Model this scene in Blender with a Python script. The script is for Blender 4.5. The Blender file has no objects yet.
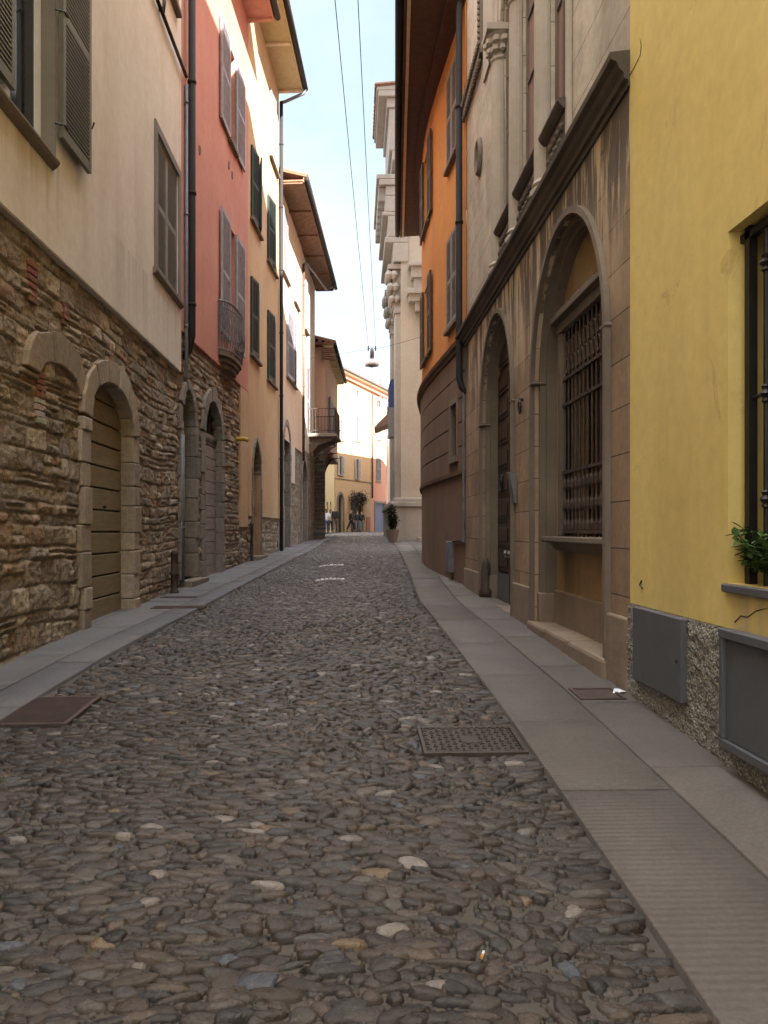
import bpy, bmesh, math, random
import numpy as np
from mathutils import Vector, Matrix
from mathutils.geometry import tessellate_polygon
random.seed(7)
PI = math.pi
scene = bpy.context.scene
COL = scene.collection
E = 1.45            # eye height (m)
F = 770.0           # focal length in pixels
VX, VY = 350.0, 530.0   # vanishing point of the street direction

# ------------------------------------------------------------------ ground profile
_Y = np.array([-30, 0, 3, 5, 8, 12, 16, 20, 25, 30, 40, 57, 70, 120, 600.])
_D = np.array([3.2, 1.45, 1.26, 1.15, 1.06, .99, .87, .73, .59, .47, .32, .20, .15, .1, .1])
_yy = np.linspace(-30, 600, 6301)
_dd = np.interp(_yy, _Y, _D)
_k = np.hanning(23); _k /= _k.sum()
_dd = np.convolve(np.pad(_dd, 11, mode='edge'), _k, mode='valid')
def G(x, y):
    return E - np.interp(y, _yy, _dd) + .012 * np.clip(x, -3, 3)
def gp(px, py):
    """point of the ground seen in direction px,py"""
    kx = (px - VX) / F; kz = (VY - py) / F
    lo, hi = .5, 80.
    for _ in range(60):
        m = (lo + hi) / 2
        if E + kz * m > G(kx * m, m): lo = m
        else: hi = m
    return (kx * lo, lo, float(G(kx * lo, lo)))

# ------------------------------------------------------------------ noise for meshes
def _h(ix, iy, s):
    n = (ix.astype(np.int64) * 374761393 + iy.astype(np.int64) * 668265263 + s * 974711) & 0x7fffffff
    n = ((n ^ (n >> 13)) * 1274126177) & 0x7fffffff
    return ((n ^ (n >> 16)) & 0xffff) / 65535.0
def vn(x, y, s=0):
    x = np.asarray(x, float); y = np.asarray(y, float)
    ix = np.floor(x); iy = np.floor(y); fx = x - ix; fy = y - iy
    fx = fx * fx * (3 - 2 * fx); fy = fy * fy * (3 - 2 * fy)
    a = _h(ix, iy, s); b = _h(ix + 1, iy, s); c = _h(ix, iy + 1, s); d = _h(ix + 1, iy + 1, s)
    return (a * (1 - fx) + b * fx) * (1 - fy) + (c * (1 - fx) + d * fx) * fy
def fbm(x, y, s=0, o=4):
    r = 0; a = .5; t = 0
    for i in range(o):
        r = r + a * vn(x * 2 ** i, y * 2 ** i, s + i * 17); t += a; a *= .5
    return r / t

# ------------------------------------------------------------------ object helpers
ORG = {}
def thing(name, label, cat, base=(0, 0, 0), group=None, kind=None):
    o = bpy.data.objects.new(name, None); COL.objects.link(o)
    o.empty_display_size = .2
    o.location = base; ORG[o.name] = Vector(base)
    o['label'] = label; o['category'] = cat
    if group: o['group'] = group
    if kind: o['kind'] = kind
    return o
def tag(o, label=None, cat=None, group=None, kind=None):
    if label: o['label'] = label
    if cat: o['category'] = cat
    if group: o['group'] = group
    if kind: o['kind'] = kind
    return o
def link_mesh(name, me, mat, parent, org=None, smooth=False):
    o = bpy.data.objects.new(name, me); COL.objects.link(o)
    if mat is not None: me.materials.append(mat)
    if parent is not None:
        o.parent = parent; ORG[o.name] = ORG[parent.name]
    else:
        o.location = org if org is not None else (0, 0, 0); ORG[o.name] = Vector(o.location)
    if smooth:
        me.polygons.foreach_set('use_smooth', [True] * len(me.polygons))
    return o
class MB:
    def __init__(s): s.v = []; s.f = []; s.c = []; s.col = None
    def add(s, vs, fs, col=None):
        b = len(s.v); s.v += [tuple(v) for v in vs]
        c = col or s.col or (1, 1, 1); s.c += [c] * len(vs)
        s.f += [tuple(b + i for i in f) for f in fs]
    def hexa(s, p, col=None):   # p: 8 corners, bottom 4 then top 4
        s.add(p, [(0, 3, 2, 1), (4, 5, 6, 7), (0, 1, 5, 4), (1, 2, 6, 5), (2, 3, 7, 6), (3, 0, 4, 7)], col)
    def box(s, x0, x1, y0, y1, z0, z1, col=None):
        s.hexa([(x0, y0, z0), (x1, y0, z0), (x1, y1, z0), (x0, y1, z0), (x0, y0, z1), (x1, y0, z1), (x1, y1, z1), (x0, y1, z1)], col)
    def fbox(s, f, u0, u1, n0, n1, z0, z1, col=None, du=None):
        """box on a facade; subdivided along u when the facade is curved"""
        k = 1 if not du else max(1, int(abs(u1 - u0) / du))
        for i in range(k):
            a = u0 + (u1 - u0) * i / k; b = u0 + (u1 - u0) * (i + 1) / k
            p = [f.P(a, n0, z0), f.P(b, n0, z0), f.P(b, n1, z0), f.P(a, n1, z0),
                 f.P(a, n0, z1), f.P(b, n0, z1), f.P(b, n1, z1), f.P(a, n1, z1)]
            fs = [(0, 3, 2, 1), (4, 5, 6, 7), (0, 1, 5, 4), (2, 3, 7, 6)]
            if i == k - 1: fs.append((1, 2, 6, 5))
            if i == 0: fs.append((3, 0, 4, 7))
            s.add(p, fs, col)
    def prof(s, f, u0, u1, pts, du=None, col=None):
        """moulding: closed profile pts (n,z) swept along a facade"""
        k = 1 if not du else max(1, int(abs(u1 - u0) / du)); m = len(pts); vs = []
        for i in range(k + 1):
            u = u0 + (u1 - u0) * i / k
            vs += [f.P(u, n, z) for n, z in pts]
        fs = [tuple(range(m)), tuple(range(k * m + m - 1, k * m - 1, -1))]
        for i in range(k):
            for j in range(m):
                a = i * m + j; b = i * m + (j + 1) % m
                fs.append((a, a + m, b + m, b))
        s.add(vs, fs, col)
    def tube(s, pts, r, seg=8, col=None, cap=True):
        pts = [Vector(p) for p in pts]; rs = r if isinstance(r, (list, tuple)) else [r] * len(pts)
        vs = []; up = None
        for i, p in enumerate(pts):
            d = (pts[min(i + 1, len(pts) - 1)] - pts[max(i - 1, 0)]).normalized()
            if up is None: up = Vector((0, 0, 1)) if abs(d.z) < .9 else Vector((1, 0, 0))
            a = d.cross(up).normalized(); b = a.cross(d).normalized(); up = b
            vs += [p + rs[i] * (a * math.cos(2 * PI * k / seg) + b * math.sin(2 * PI * k / seg)) for k in range(seg)]
        fs = []
        for i in range(len(pts) - 1):
            for k in range(seg):
                q = (k + 1) % seg
                fs.append((i * seg + k, i * seg + q, (i + 1) * seg + q, (i + 1) * seg + k))
        if cap:
            fs.append(tuple(range(seg))[::-1]); fs.append(tuple((len(pts) - 1) * seg + k for k in range(seg)))
        s.add(vs, fs, col)
    def lathe(s, c, prof, seg=16, col=None):   # prof list of (r,z) relative to c
        vs = []; fs = []
        for r, z in prof:
            vs += [(c[0] + r * math.cos(2 * PI * k / seg), c[1] + r * math.sin(2 * PI * k / seg), c[2] + z) for k in range(seg)]
        for i in range(len(prof) - 1):
            for k in range(seg):
                q = (k + 1) % seg
                fs.append((i * seg + k, i * seg + q, (i + 1) * seg + q, (i + 1) * seg + k))
        fs.append(tuple(range(seg))[::-1]); fs.append(tuple((len(prof) - 1) * seg + k for k in range(seg)))
        s.add(vs, fs, col)
    def ball(s, c, r, seg=10, col=None, sc=(1, 1, 1)):
        vs = []; fs = []; n = seg // 2
        for i in range(n + 1):
            t = PI * i / n
            for k in range(seg):
                vs.append((c[0] + sc[0] * r * math.sin(t) * math.cos(2 * PI * k / seg), c[1] + sc[1] * r * math.sin(t) * math.sin(2 * PI * k / seg), c[2] - sc[2] * r * math.cos(t)))
        for i in range(n):
            for k in range(seg):
                q = (k + 1) % seg
                fs.append((i * seg + k, i * seg + q, (i + 1) * seg + q, (i + 1) * seg + k))
        s.add(vs, fs, col)
    def build(s, name, mat, parent=None, smooth=False, bevel=0, org=None):
        o3 = ORG[parent.name] if parent is not None else Vector(org if org is not None else (0, 0, 0))
        me = bpy.data.meshes.new(name)
        me.from_pydata([(x - o3.x, y - o3.y, z - o3.z) for x, y, z in s.v], [], s.f)
        if any(c != (1, 1, 1) for c in s.c):
            at = me.color_attributes.new('Col', 'FLOAT_COLOR', 'POINT')
            at.data.foreach_set('color', np.array([(c[0], c[1], c[2], 1) for c in s.c], dtype=np.float32).ravel())
        bm = bmesh.new(); bm.from_mesh(me); bmesh.ops.recalc_face_normals(bm, faces=bm.faces); bm.to_mesh(me); bm.free()
        o = link_mesh(name, me, mat, parent, org=o3 if parent is None else None, smooth=smooth)
        if bevel:
            m = o.modifiers.new('b', 'BEVEL'); m.width = bevel; m.segments = 2 if bevel > .012 else 1; m.limit_method = 'ANGLE'; m.angle_limit = .7
        return o
def np_mesh(name, V, Fq, cols, mat, parent=None, org=(0, 0, 0), smooth=True):
    """fast mesh from numpy: V (n,3) world, Fq (m,k)"""
    o3 = np.array(ORG[parent.name] if parent is not None else org, float)
    me = bpy.data.meshes.new(name)
    V = (V - o3).astype(np.float32); n = len(V); m, k = Fq.shape
    me.vertices.add(n); me.vertices.foreach_set('co', V.ravel())
    me.loops.add(m * k); me.loops.foreach_set('vertex_index', Fq.astype(np.int32).ravel())
    me.polygons.add(m); me.polygons.foreach_set('loop_start', np.arange(0, m * k, k, dtype=np.int32))
    me.update(calc_edges=True); me.validate()
    if cols is not None:
        at = me.color_attributes.new('Col', 'FLOAT_COLOR', 'POINT')
        c = np.ones((n, 4), np.float32); c[:, :cols.shape[1]] = cols
        at.data.foreach_set('color', c.ravel())
    return link_mesh(name, me, mat, parent, org=tuple(o3) if parent is None else None, smooth=smooth)

# ------------------------------------------------------------------ facades
class Fac:
    """a wall line in plan; u runs along it, n out of it towards the street"""
    def __init__(s, p0, p1, side):   # side +1: street lies towards +X (left wall)
        s.p0 = Vector(p0); d = Vector(p1) - s.p0; s.L = d.length; s.d = d / s.L
        nn = Vector((s.d.y, -s.d.x))
        s.n = nn if nn.x * side > 0 else -nn
    def P(s, u, n, z): return (s.p0.x + s.d.x * u + s.n.x * n, s.p0.y + s.d.y * u + s.n.y * n, z)
    def uz(s, px, py, n=0):
        k = (px - VX) / F; ox = s.p0.x + s.n.x * n; oy = s.p0.y + s.n.y * n
        u = (k * oy - ox) / (s.d.x - k * s.d.y); y = oy + s.d.y * u
        return u, E + (VY - py) / F * y
    def u(s, px, n=0): return s.uz(px, 0, n)[0]
    def z(s, px, py, n=0): return s.uz(px, py, n)[1]
    def ang(s, u, n, deg):   # a leaf hinged at (u,n) turned by deg from +u towards +n
        o = s.P(u, n, 0); a = math.radians(deg)
        e = s.d * math.cos(a) + s.n * math.sin(a)
        f = Fac((o[0], o[1]), (o[0] + e.x, o[1] + e.y), 1); f.n = Vector((-s.d.x * math.sin(a) + s.n.x * math.cos(a), -s.d.y * math.sin(a) + s.n.y * math.cos(a)))
        return f
class CFac(Fac):
    def __init__(s, pts, side):
        P = [Vector(p) for p in pts]; Q = [P[0] * 2 - P[1]] + P + [P[-1] * 2 - P[-2]]; S = []
        for i in range(1, len(Q) - 2):
            for k in range(12):
                t = k / 12; a, b, c, d = Q[i - 1:i + 3]
                S.append(.5 * ((2 * b) + (c - a) * t + (2 * a - 5 * b + 4 * c - d) * t * t + (3 * b - a - 3 * c + d) * t ** 3))
        S.append(P[-1]); s.S = S; s.cu = [0]
        for i in range(1, len(S)): s.cu.append(s.cu[-1] + (S[i] - S[i - 1]).length)
        s.L = s.cu[-1]; s.side = side
    def at(s, u):
        u = min(max(u, 0), s.L - 1e-6); i = 0
        while s.cu[i + 1] < u: i += 1
        t = (u - s.cu[i]) / (s.cu[i + 1] - s.cu[i]); p = s.S[i].lerp(s.S[i + 1], t)
        j0 = max(0, i - 2); j1 = min(len(s.S) - 1, i + 3); d = (s.S[j1] - s.S[j0]).normalized()
        n = Vector((d.y, -d.x)); n = n if n.x * s.side > 0 else -n
        return p, d, n
    def P(s, u, n, z):
        p, d, nn = s.at(u); return (p.x + nn.x * n, p.y + nn.y * n, z)
    def uz(s, px, py, n=0):
        best = None
        for i in range(400):
            u = s.L * i / 399; q = s.P(u, n, 0); e = abs(VX + F * q[0] / q[1] - px)
            if best is None or e < best[0]: best = (e, u, q[1])
            if e < .15: break
        return best[1], E + (VY - py) / F * best[2]
    def ang(s, u, n, deg):
        p, d, nn = s.at(u); o = s.P(u, n, 0); g = Fac((o[0], o[1]), (o[0] + d.x, o[1] + d.y), s.side); return g.ang(0, 0, deg)

def arch(u0, u1, zb, zs, za, kind='round', N=14):
    """opening outline: base zb, springing zs, apex za"""
    c = (u0 + u1) / 2; w = (u1 - u0) / 2; h = za - zs; pts = [(u0, zb), (u1, zb)]
    for i in range(N + 1):
        t = PI * i / N
        if kind == 'round': pts.append((c + w * math.cos(t), zs + h * math.sin(t)))
        else:
            x = math.cos(t); y = (1 - abs(x) ** 1.7) ** .75; y = y * (.9 + .1 * (1 - abs(x)))
            pts.append((c + w * x, zs + h * y))
    return pts
def rect(u0, u1, z0, z1): return [(u0, z0), (u1, z0), (u1, z1), (u0, z1)]
def off_arch(p, w):
    """outline points pushed outwards by w (for surrounds)"""
    m = len(p); out = []
    for i, (u, z) in enumerate(p):
        a = p[i - 1]; b = p[(i + 1) % m]
        if i == 0: out.append((u - w, z)); continue
        if i == 1: out.append((u + w, z)); continue
        if i == 2: a = (u, z - 1)
        if i == m - 1: b = (u, z - 1)
        tx, tz = b[0] - a[0], b[1] - a[1]; l = math.hypot(tx, tz) or 1
        out.append((u + tz / l * w, z - tx / l * w))
    return out
def sheet(mb, f, outer, holes, n=0, depth=.3, rev=True):
    """flat wall sheet with holes at offset n and reveals going in by depth"""
    polys = [[Vector((u, z, 0)) for u, z in outer]] + [[Vector((u, z, 0)) for u, z in h] for h in holes]
    tris = tessellate_polygon(polys); flat = [q for p in polys for q in p]
    mb.add([f.P(q.x, n, q.y) for q in flat], [tuple(t) for t in tris])
    if rev:
        for h in holes:
            m = len(h); vs = [f.P(u, n, z) for u, z in h] + [f.P(u, n - depth, z) for u, z in h]
            mb.add(vs, [(i, (i + 1) % m, (i + 1) % m + m, i + m) for i in range(m)])
def body(mb, f, u0, u1, z0, z1, n, back):
    """sides, back and top of the building block behind the sheet"""
    p = [f.P(u0, n, z0), f.P(u1, n, z0), f.P(u1, -back, z0), f.P(u0, -back, z0), f.P(u0, n, z1), f.P(u1, n, z1), f.P(u1, -back, z1), f.P(u0, -back, z1)]
    mb.add(p, [(1, 2, 6, 5), (2, 3, 7, 6), (3, 0, 4, 7), (4, 5, 6, 7)])
def band(mb, f, inner, outer, n0, n1, col=None, skipbase=True):
    """raised ring between two matching outlines"""
    m = len(inner)
    rng = range(1, m) if skipbase else range(m)
    for i in rng:
        j = (i + 1) % m
        q = [inner[i], inner[j], outer[j], outer[i]]
        mb.hexa([f.P(u, n0, z) for u, z in q] + [f.P(u, n1, z) for u, z in q], col)
def voussoirs(mb, f, p, w, n0, n1, cols, jb=(.22, .4), nv=9, seed=1, gap=.008, pale=None):
    """stone surround: separate blocks up both jambs and round the arch"""
    r = random.Random(seed)
    zb = p[0][1]; zs = p[2][1]; u0 = p[0][0]; u1 = p[1][0]
    def blk(q, c):
        dn = r.uniform(-.015, .015)
        mb.hexa([f.P(u, n0, z) for u, z in q] + [f.P(u, n1 + dn, z) for u, z in q], c)
    for s_, ue in ((-1, u0), (1, u1)):
        z = zb
        while z < zs - .02:
            h = min(r.uniform(*jb), zs - z)
            if zs - (z + h) < .1: h = zs - z
            ww = w * r.uniform(.85, 1.25)
            a, b = (ue - ww, ue) if s_ < 0 else (ue, ue + ww)
            blk([(a, z + gap / 2), (b, z + gap / 2), (b, z + h - gap / 2), (a, z + h - gap / 2)], r.choice(cols)); z += h
    arc = p[2:]; N = len(arc) - 1; ou = off_arch(p, w)[2:]
    for k in range(nv):
        a = k / nv * N; b = (k + 1) / nv * N; c = r.choice(cols); wj = r.uniform(-.02, .03)
        def at(L, t):
            i = min(int(t), N - 1); q = t - i
            return (L[i][0] * (1 - q) + L[i + 1][0] * q, L[i][1] * (1 - q) + L[i + 1][1] * q)
        st = [a + .03 + (b - a - .06) * j / 4 for j in range(5)]
        ring = [at(arc, s) for s in st] + [(q[0], q[1] + wj) for q in [at(ou, s) for s in reversed(st)]]; m = len(ring)
        mb.add([f.P(u, n0, z) for u, z in ring] + [f.P(u, n1 + wj * .5, z) for u, z in ring], [tuple(range(m))[::-1], tuple(range(m, 2 * m))] + [(q, (q + 1) % m, (q + 1) % m + m, q + m) for q in range(m)], c)

# ------------------------------------------------------------------ materials
def mk(name):
    m = bpy.data.materials.new(name); m.use_nodes = True; nt = m.node_tree
    return m, nt, nt.nodes['Principled BSDF']
def N(nt, t, **k):
    n = nt.nodes.new(t)
    for a, b in k.items():
        if a in n.inputs.keys(): n.inputs[a].default_value = b
        else: setattr(n, a, b)
    return n
def L(nt, a, b): nt.links.new(a, b)
def pos(nt, scale=(1, 1, 1)):
    g = N(nt, 'ShaderNodeNewGeometry'); m = N(nt, 'ShaderNodeMapping'); m.inputs['Scale'].default_value = scale
    L(nt, g.outputs['Position'], m.inputs['Vector']); return m.outputs[0]
def noise(nt, vec, sc, det=5, rough=.55, dist=0):
    n = N(nt, 'ShaderNodeTexNoise'); n.inputs['Scale'].default_value = sc; n.inputs['Detail'].default_value = det
    n.inputs['Roughness'].default_value = rough; n.inputs['Distortion'].default_value = dist
    L(nt, vec, n.inputs['Vector']); return n.outputs['Fac']
def ramp(nt, fac, a, b, ca=(0, 0, 0), cb=(1, 1, 1)):
    r = N(nt, 'ShaderNodeValToRGB'); r.color_ramp.elements[0].position = a; r.color_ramp.elements[1].position = b
    r.color_ramp.elements[0].color = (*ca, 1); r.color_ramp.elements[1].color = (*cb, 1); L(nt, fac, r.inputs[0]); return r.outputs[0]
def mix(nt, fac, a, b, mode='MIX'):
    m = N(nt, 'ShaderNodeMix', data_type='RGBA', blend_type=mode)
    for s, v in ((0, fac), (6, a), (7, b)):
        if isinstance(v, (int, float)): m.inputs[s].default_value = v
        elif isinstance(v, tuple): m.inputs[s].default_value = (*v[:3], 1)
        else: L(nt, v, m.inputs[s])
    return m.outputs[2]
def math_(nt, op, a, b=0.0):
    m = N(nt, 'ShaderNodeMath', operation=op)
    for i, v in enumerate((a, b)):
        if isinstance(v, (int, float)): m.inputs[i].default_value = v
        else: L(nt, v, m.inputs[i])
    return m.outputs[0]
def bump(nt, b, hs, strength, dist=.01):
    n = N(nt, 'ShaderNodeBump'); n.inputs['Strength'].default_value = strength; n.inputs['Distance'].default_value = dist
    L(nt, hs, n.inputs['Height']); L(nt, n.outputs[0], b.inputs['Normal']); return n
def plaster(name, c1, c2, c3=None, streak=.35, bs=45, bstr=.25, rough=.9, big=.7, patch=None):
    m, nt, b = mk(name); P = pos(nt)
    n1 = noise(nt, P, big, 7, .6, .6)
    c = mix(nt, ramp(nt, n1, .35, .68), c1, c2)
    if c3:
        S = pos(nt, (1.1, 1.1, .16)); n2 = noise(nt, S, 1.6, 4, .5)
        c = mix(nt, math_(nt, 'MULTIPLY', ramp(nt, n2, .5, .78), streak), c, c3)
    if patch:
        n4 = noise(nt, P, 1.9, 9, .7, 1.2)
        c = mix(nt, ramp(nt, n4, .6, .66), c, patch)
    n3 = noise(nt, P, 9, 6, .7)
    c = mix(nt, .5, c, mix(nt, 1., c, ramp(nt, n3, .25, .8, (.74, .74, .74), (1.16, 1.16, 1.16)), 'MULTIPLY'))
    L(nt, c, b.inputs['Base Color']); b.inputs['Roughness'].default_value = rough
    h = math_(nt, 'ADD', math_(nt, 'MULTIPLY', noise(nt, P, bs, 4, .6), .35), math_(nt, 'MULTIPLY', noise(nt, P, 5, 4), 1.1))
    bump(nt, b, h, bstr, .012); return m
def add_stain(m, y0, y1, z0, z1, col, s=.6):
    nt = m.node_tree; bs = nt.nodes['Principled BSDF']; src = bs.inputs['Base Color'].links[0].from_socket
    g = N(nt, 'ShaderNodeNewGeometry'); sp = N(nt, 'ShaderNodeSeparateXYZ'); L(nt, g.outputs['Position'], sp.inputs[0])
    def mr(o, a_, b_):
        q = N(nt, 'ShaderNodeMapRange'); q.interpolation_type = 'SMOOTHSTEP'; q.inputs['From Min'].default_value = a_; q.inputs['From Max'].default_value = b_; L(nt, o, q.inputs[0]); return q.outputs[0]
    w = math_(nt, 'MULTIPLY', mr(sp.outputs['Y'], y0 - .2, y0 + .2), mr(sp.outputs['Y'], y1 + .2, y1 - .2))
    h = math_(nt, 'MULTIPLY', mr(sp.outputs['Z'], z0, z1), math_(nt, 'LESS_THAN', sp.outputs['Z'], z1 + .01))
    st = ramp(nt, noise(nt, pos(nt, (3.2, 3.2, .12)), 2.2, 4, .55), .40, .68)
    L(nt, mix(nt, math_(nt, 'MULTIPLY', math_(nt, 'MULTIPLY', math_(nt, 'MULTIPLY', w, h), st), s), src, col), bs.inputs['Base Color'])
def vcol(name, rough=.85, bs=60, bstr=.5, var=.5, dist=.01, vs=14, spec=.5):
    m, nt, b = mk(name); P = pos(nt)
    a = N(nt, 'ShaderNodeVertexColor'); a.layer_name = 'Col'
    n = noise(nt, P, vs, 8, .7)
    c = mix(nt, var, a.outputs[0], mix(nt, 1., a.outputs[0], ramp(nt, n, .25, .8, (.35, .34, .33), (1.6, 1.55, 1.5)), 'MULTIPLY'))
    L(nt, c, b.inputs['Base Color']); b.inputs['Roughness'].default_value = rough; b.inputs['Specular IOR Level'].default_value = spec
    h = math_(nt, 'ADD', noise(nt, P, bs, 6, .7), math_(nt, 'MULTIPLY', noise(nt, P, bs * .25, 5, .6), 1.5))
    bump(nt, b, h, bstr, dist); return m
def paint(name, c, rough=.5, var=.25, bs=30, bstr=.12, metal=0., worn=None, grain=None):
    m, nt, b = mk(name); P = pos(nt, grain or (1, 1, 1)); n = noise(nt, P, 7, 8, .7)
    d = tuple(x * (1 - var) for x in c); e = tuple(min(1, x * (1 + var)) for x in c)
    cc = mix(nt, ramp(nt, n, .3, .7), d, e)
    if worn: cc = mix(nt, ramp(nt, noise(nt, P, 16, 8, .75), .62, .7), cc, worn)
    L(nt, cc, b.inputs['Base Color']); b.inputs['Roughness'].default_value = rough; b.inputs['Metallic'].default_value = metal
    bump(nt, b, noise(nt, P, bs, 5), bstr, .006); return m
M = {}
M['cream'] = plaster('cream_plaster', (.62, .56, .48), (.68, .62, .54), (.46, .37, .28), .5, bstr=.16)
M['red'] = plaster('red_plaster', (.47, .195, .145), (.54, .245, .185), (.36, .13, .10), .4)
M['ochre'] = plaster('ochre_plaster', (.49, .31, .165), (.55, .37, .215), (.36, .2, .1), .4)
M['pink'] = plaster('pink_plaster', (.60, .42, .30), (.66, .49, .36), (.4, .3, .23), .35)
M['pale'] = plaster('pale_plaster', (.56, .49, .42), (.62, .55, .47), (.4, .34, .28), .4)
M['salmon'] = plaster('salmon_plaster', (.52, .31, .22), (.58, .36, .26), (.4, .25, .18), .3)
M['far_yellow'] = plaster('apricot_plaster', (.46, .31, .175), (.50, .345, .20), (.5, .34, .2), .2)
M['coral'] = plaster('coral_plaster', (.52, .23, .15), (.56, .27, .17), (.55, .28, .2), .2)
M['yellow'] = plaster('yellow_plaster', (.64, .49, .155), (.71, .56, .20), (.50, .37, .14), .6, bstr=.14, patch=(.55, .40, .14))
M['orange'] = plaster('orange_plaster', (.66, .27, .065), (.74, .34, .09), (.52, .22, .08), .6)
M['church'] = plaster('church_plaster', (.40, .355, .28), (.45, .405, .33), (.30, .265, .215), .35)
M['churchstone'] = plaster('church_stone', (.32, .295, .26), (.38, .35, .31), (.16, .145, .13), .6, bstr=.5)
M['niche'] = plaster('niche_plaster', (.27, .175, .085), (.33, .22, .11), (.08, .055, .04), .95, patch=(.2, .15, .105))
M['brownbase'] = plaster('brown_render', (.145, .09, .058), (.195, .125, .082), (.07, .05, .04), .6, bstr=.45)
M['soffit'] = paint('brown_soffit_boards', (.085, .042, .028), .7, .3)
M['soffit_y'] = paint('ochre_soffit', (.44, .36, .19), .8, .15)
M['soffit_w'] = paint('pale_soffit_beam', (.62, .52, .36), .8, .15)
M['soffit_p'] = paint('pink_soffit', (.6, .32, .24), .8, .15)
M['wood_old'] = paint('old_eave_wood', (.16, .085, .05), .85, .5, worn=(.26, .17, .11))
M['tile'] = vcol('roof_tile', .9, 40, .5, .6)
M['greenshut'] = paint('olive_shutter_paint', (.105, .105, .07), .5, .18, worn=(.085, .08, .06))
M['greyshut'] = paint('grey_shutter_paint', (.19, .18, .165), .6, .25)
M['lilacshut'] = paint('weathered_lilac_shutter', (.30, .28, .31), .7, .3)
M['darkgreen'] = paint('dark_green_shutter_paint', (.02, .032, .03), .5, .3)
M['whiteshut'] = paint('white_shutter_paint', (.38, .37, .38), .6, .15)
M['brownshut'] = paint('brown_shutter_paint', (.06, .032, .022), .6, .3)
M['greyframe'] = plaster('grey_window_stone', (.17, .155, .135), (.21, .19, .165), (.1, .09, .08), .4)
M['iron'] = paint('black_wrought_iron', (.018, .016, .016), .45, .4, metal=.4)
M['rust_iron'] = paint('rusty_iron', (.06, .04, .032), .7, .5, metal=.3)
M['pipe'] = paint('dark_painted_pipe', (.012, .009, .010), .8, .3)
M['pipe_g'] = paint('grey_pipe', (.13, .13, .15), .5, .3)
M['copper'] = paint('brown_copper_pipe', (.13, .06, .04), .5, .3, metal=.3)
M['zinc'] = paint('grey_zinc_gutter', (.16, .15, .15), .45, .3, metal=.5)
M['door_tan'] = paint('tan_plank_paint', (.20, .155, .085), .65, .25, worn=(.15, .12, .08), grain=(1, .35, 3))
M['door_grey'] = paint('weathered_grey_planks', (.25, .21, .19), .75, .3, grain=(1, .4, 3))
M['door_dark'] = paint('dark_brown_door', (.035, .02, .014), .5, .5, grain=(4, 4, .6))
M['door_blue'] = paint('blue_grey_door', (.12, .13, .19), .6, .2)
M['slate'] = paint('slate_grey_panel', (.085, .092, .105), .5, .12, worn=(.10, .10, .105))
M['steel'] = paint('brushed_grey_steel', (.2, .2, .2), .35, .2, metal=.7)
M['sill'] = plaster('sill_stone', (.16, .13, .1), (.22, .18, .14), (.08, .07, .06), .6, bstr=.5)
M['redwood'] = paint('red_brown_window_wood', (.11, .03, .02), .4, .3)
M['white'] = paint('white_window_paint', (.7, .72, .78), .5, .06)
M['curtain'] = paint('grey_curtain', (.20, .2, .24), .9, .25, grain=(8, 8, .3))
M['redmesh'] = paint('dusty_red_blind', (.22, .13, .11), .8, .35, grain=(6, 6, .6))
M['voussoir'] = vcol('arch_stone', .88, 35, .6, .55)
M['rubble'] = vcol('rubble_stone', .92, 40, .9, .75, .02, 18)
M['cobble'] = vcol('cobbles', .46, 90, .6, .6, .006, 30, .45)
def speckle(m):
    nt = m.node_tree; bs = nt.nodes['Principled BSDF']; src = bs.inputs['Base Color'].links[0].from_socket; P = pos(nt)
    f = ramp(nt, noise(nt, P, 210, 3, .8), .32, .72, (.62, .61, .60), (1.45, 1.42, 1.40)); c = mix(nt, 1., src, f, 'MULTIPLY')
    g = N(nt, 'ShaderNodeNewGeometry'); sp = N(nt, 'ShaderNodeSeparateXYZ'); L(nt, g.outputs['Normal'], sp.inputs[0])
    d = math_(nt, 'MULTIPLY', ramp(nt, noise(nt, P, 34, 7, .75), .50, .70), .42)
    c = mix(nt, d, c, (.088, .077, .068)); L(nt, c, bs.inputs['Base Color'])
    L(nt, ramp(nt, noise(nt, P, 16, 5, .7), .35, .7, (.22, .22, .22), (.62, .62, .62)), bs.inputs['Roughness'])
speckle(M['cobble'])
M['black'] = paint('dark_interior', (.012, .011, .01), .9, .2)
M['blue'] = paint('blue_awning_cloth', (.035, .055, .15), .8, .2)
M['lampwhite'] = paint('white_enamel', (.7, .68, .68), .4, .1)
M['skinc'] = paint('skin', (.45, .27, .2), .6, .08)
def glass(name, c=(.02, .025, .035), rough=.06):
    m, nt, b = mk(name); b.inputs['Base Color'].default_value = (*c, 1); b.inputs['Roughness'].default_value = rough
    b.inputs['Specular IOR Level'].default_value = .8
    bump(nt, b, noise(nt, pos(nt), 2.2, 2), .03, .02); return m
M['glass'] = glass('window_glass')
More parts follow.
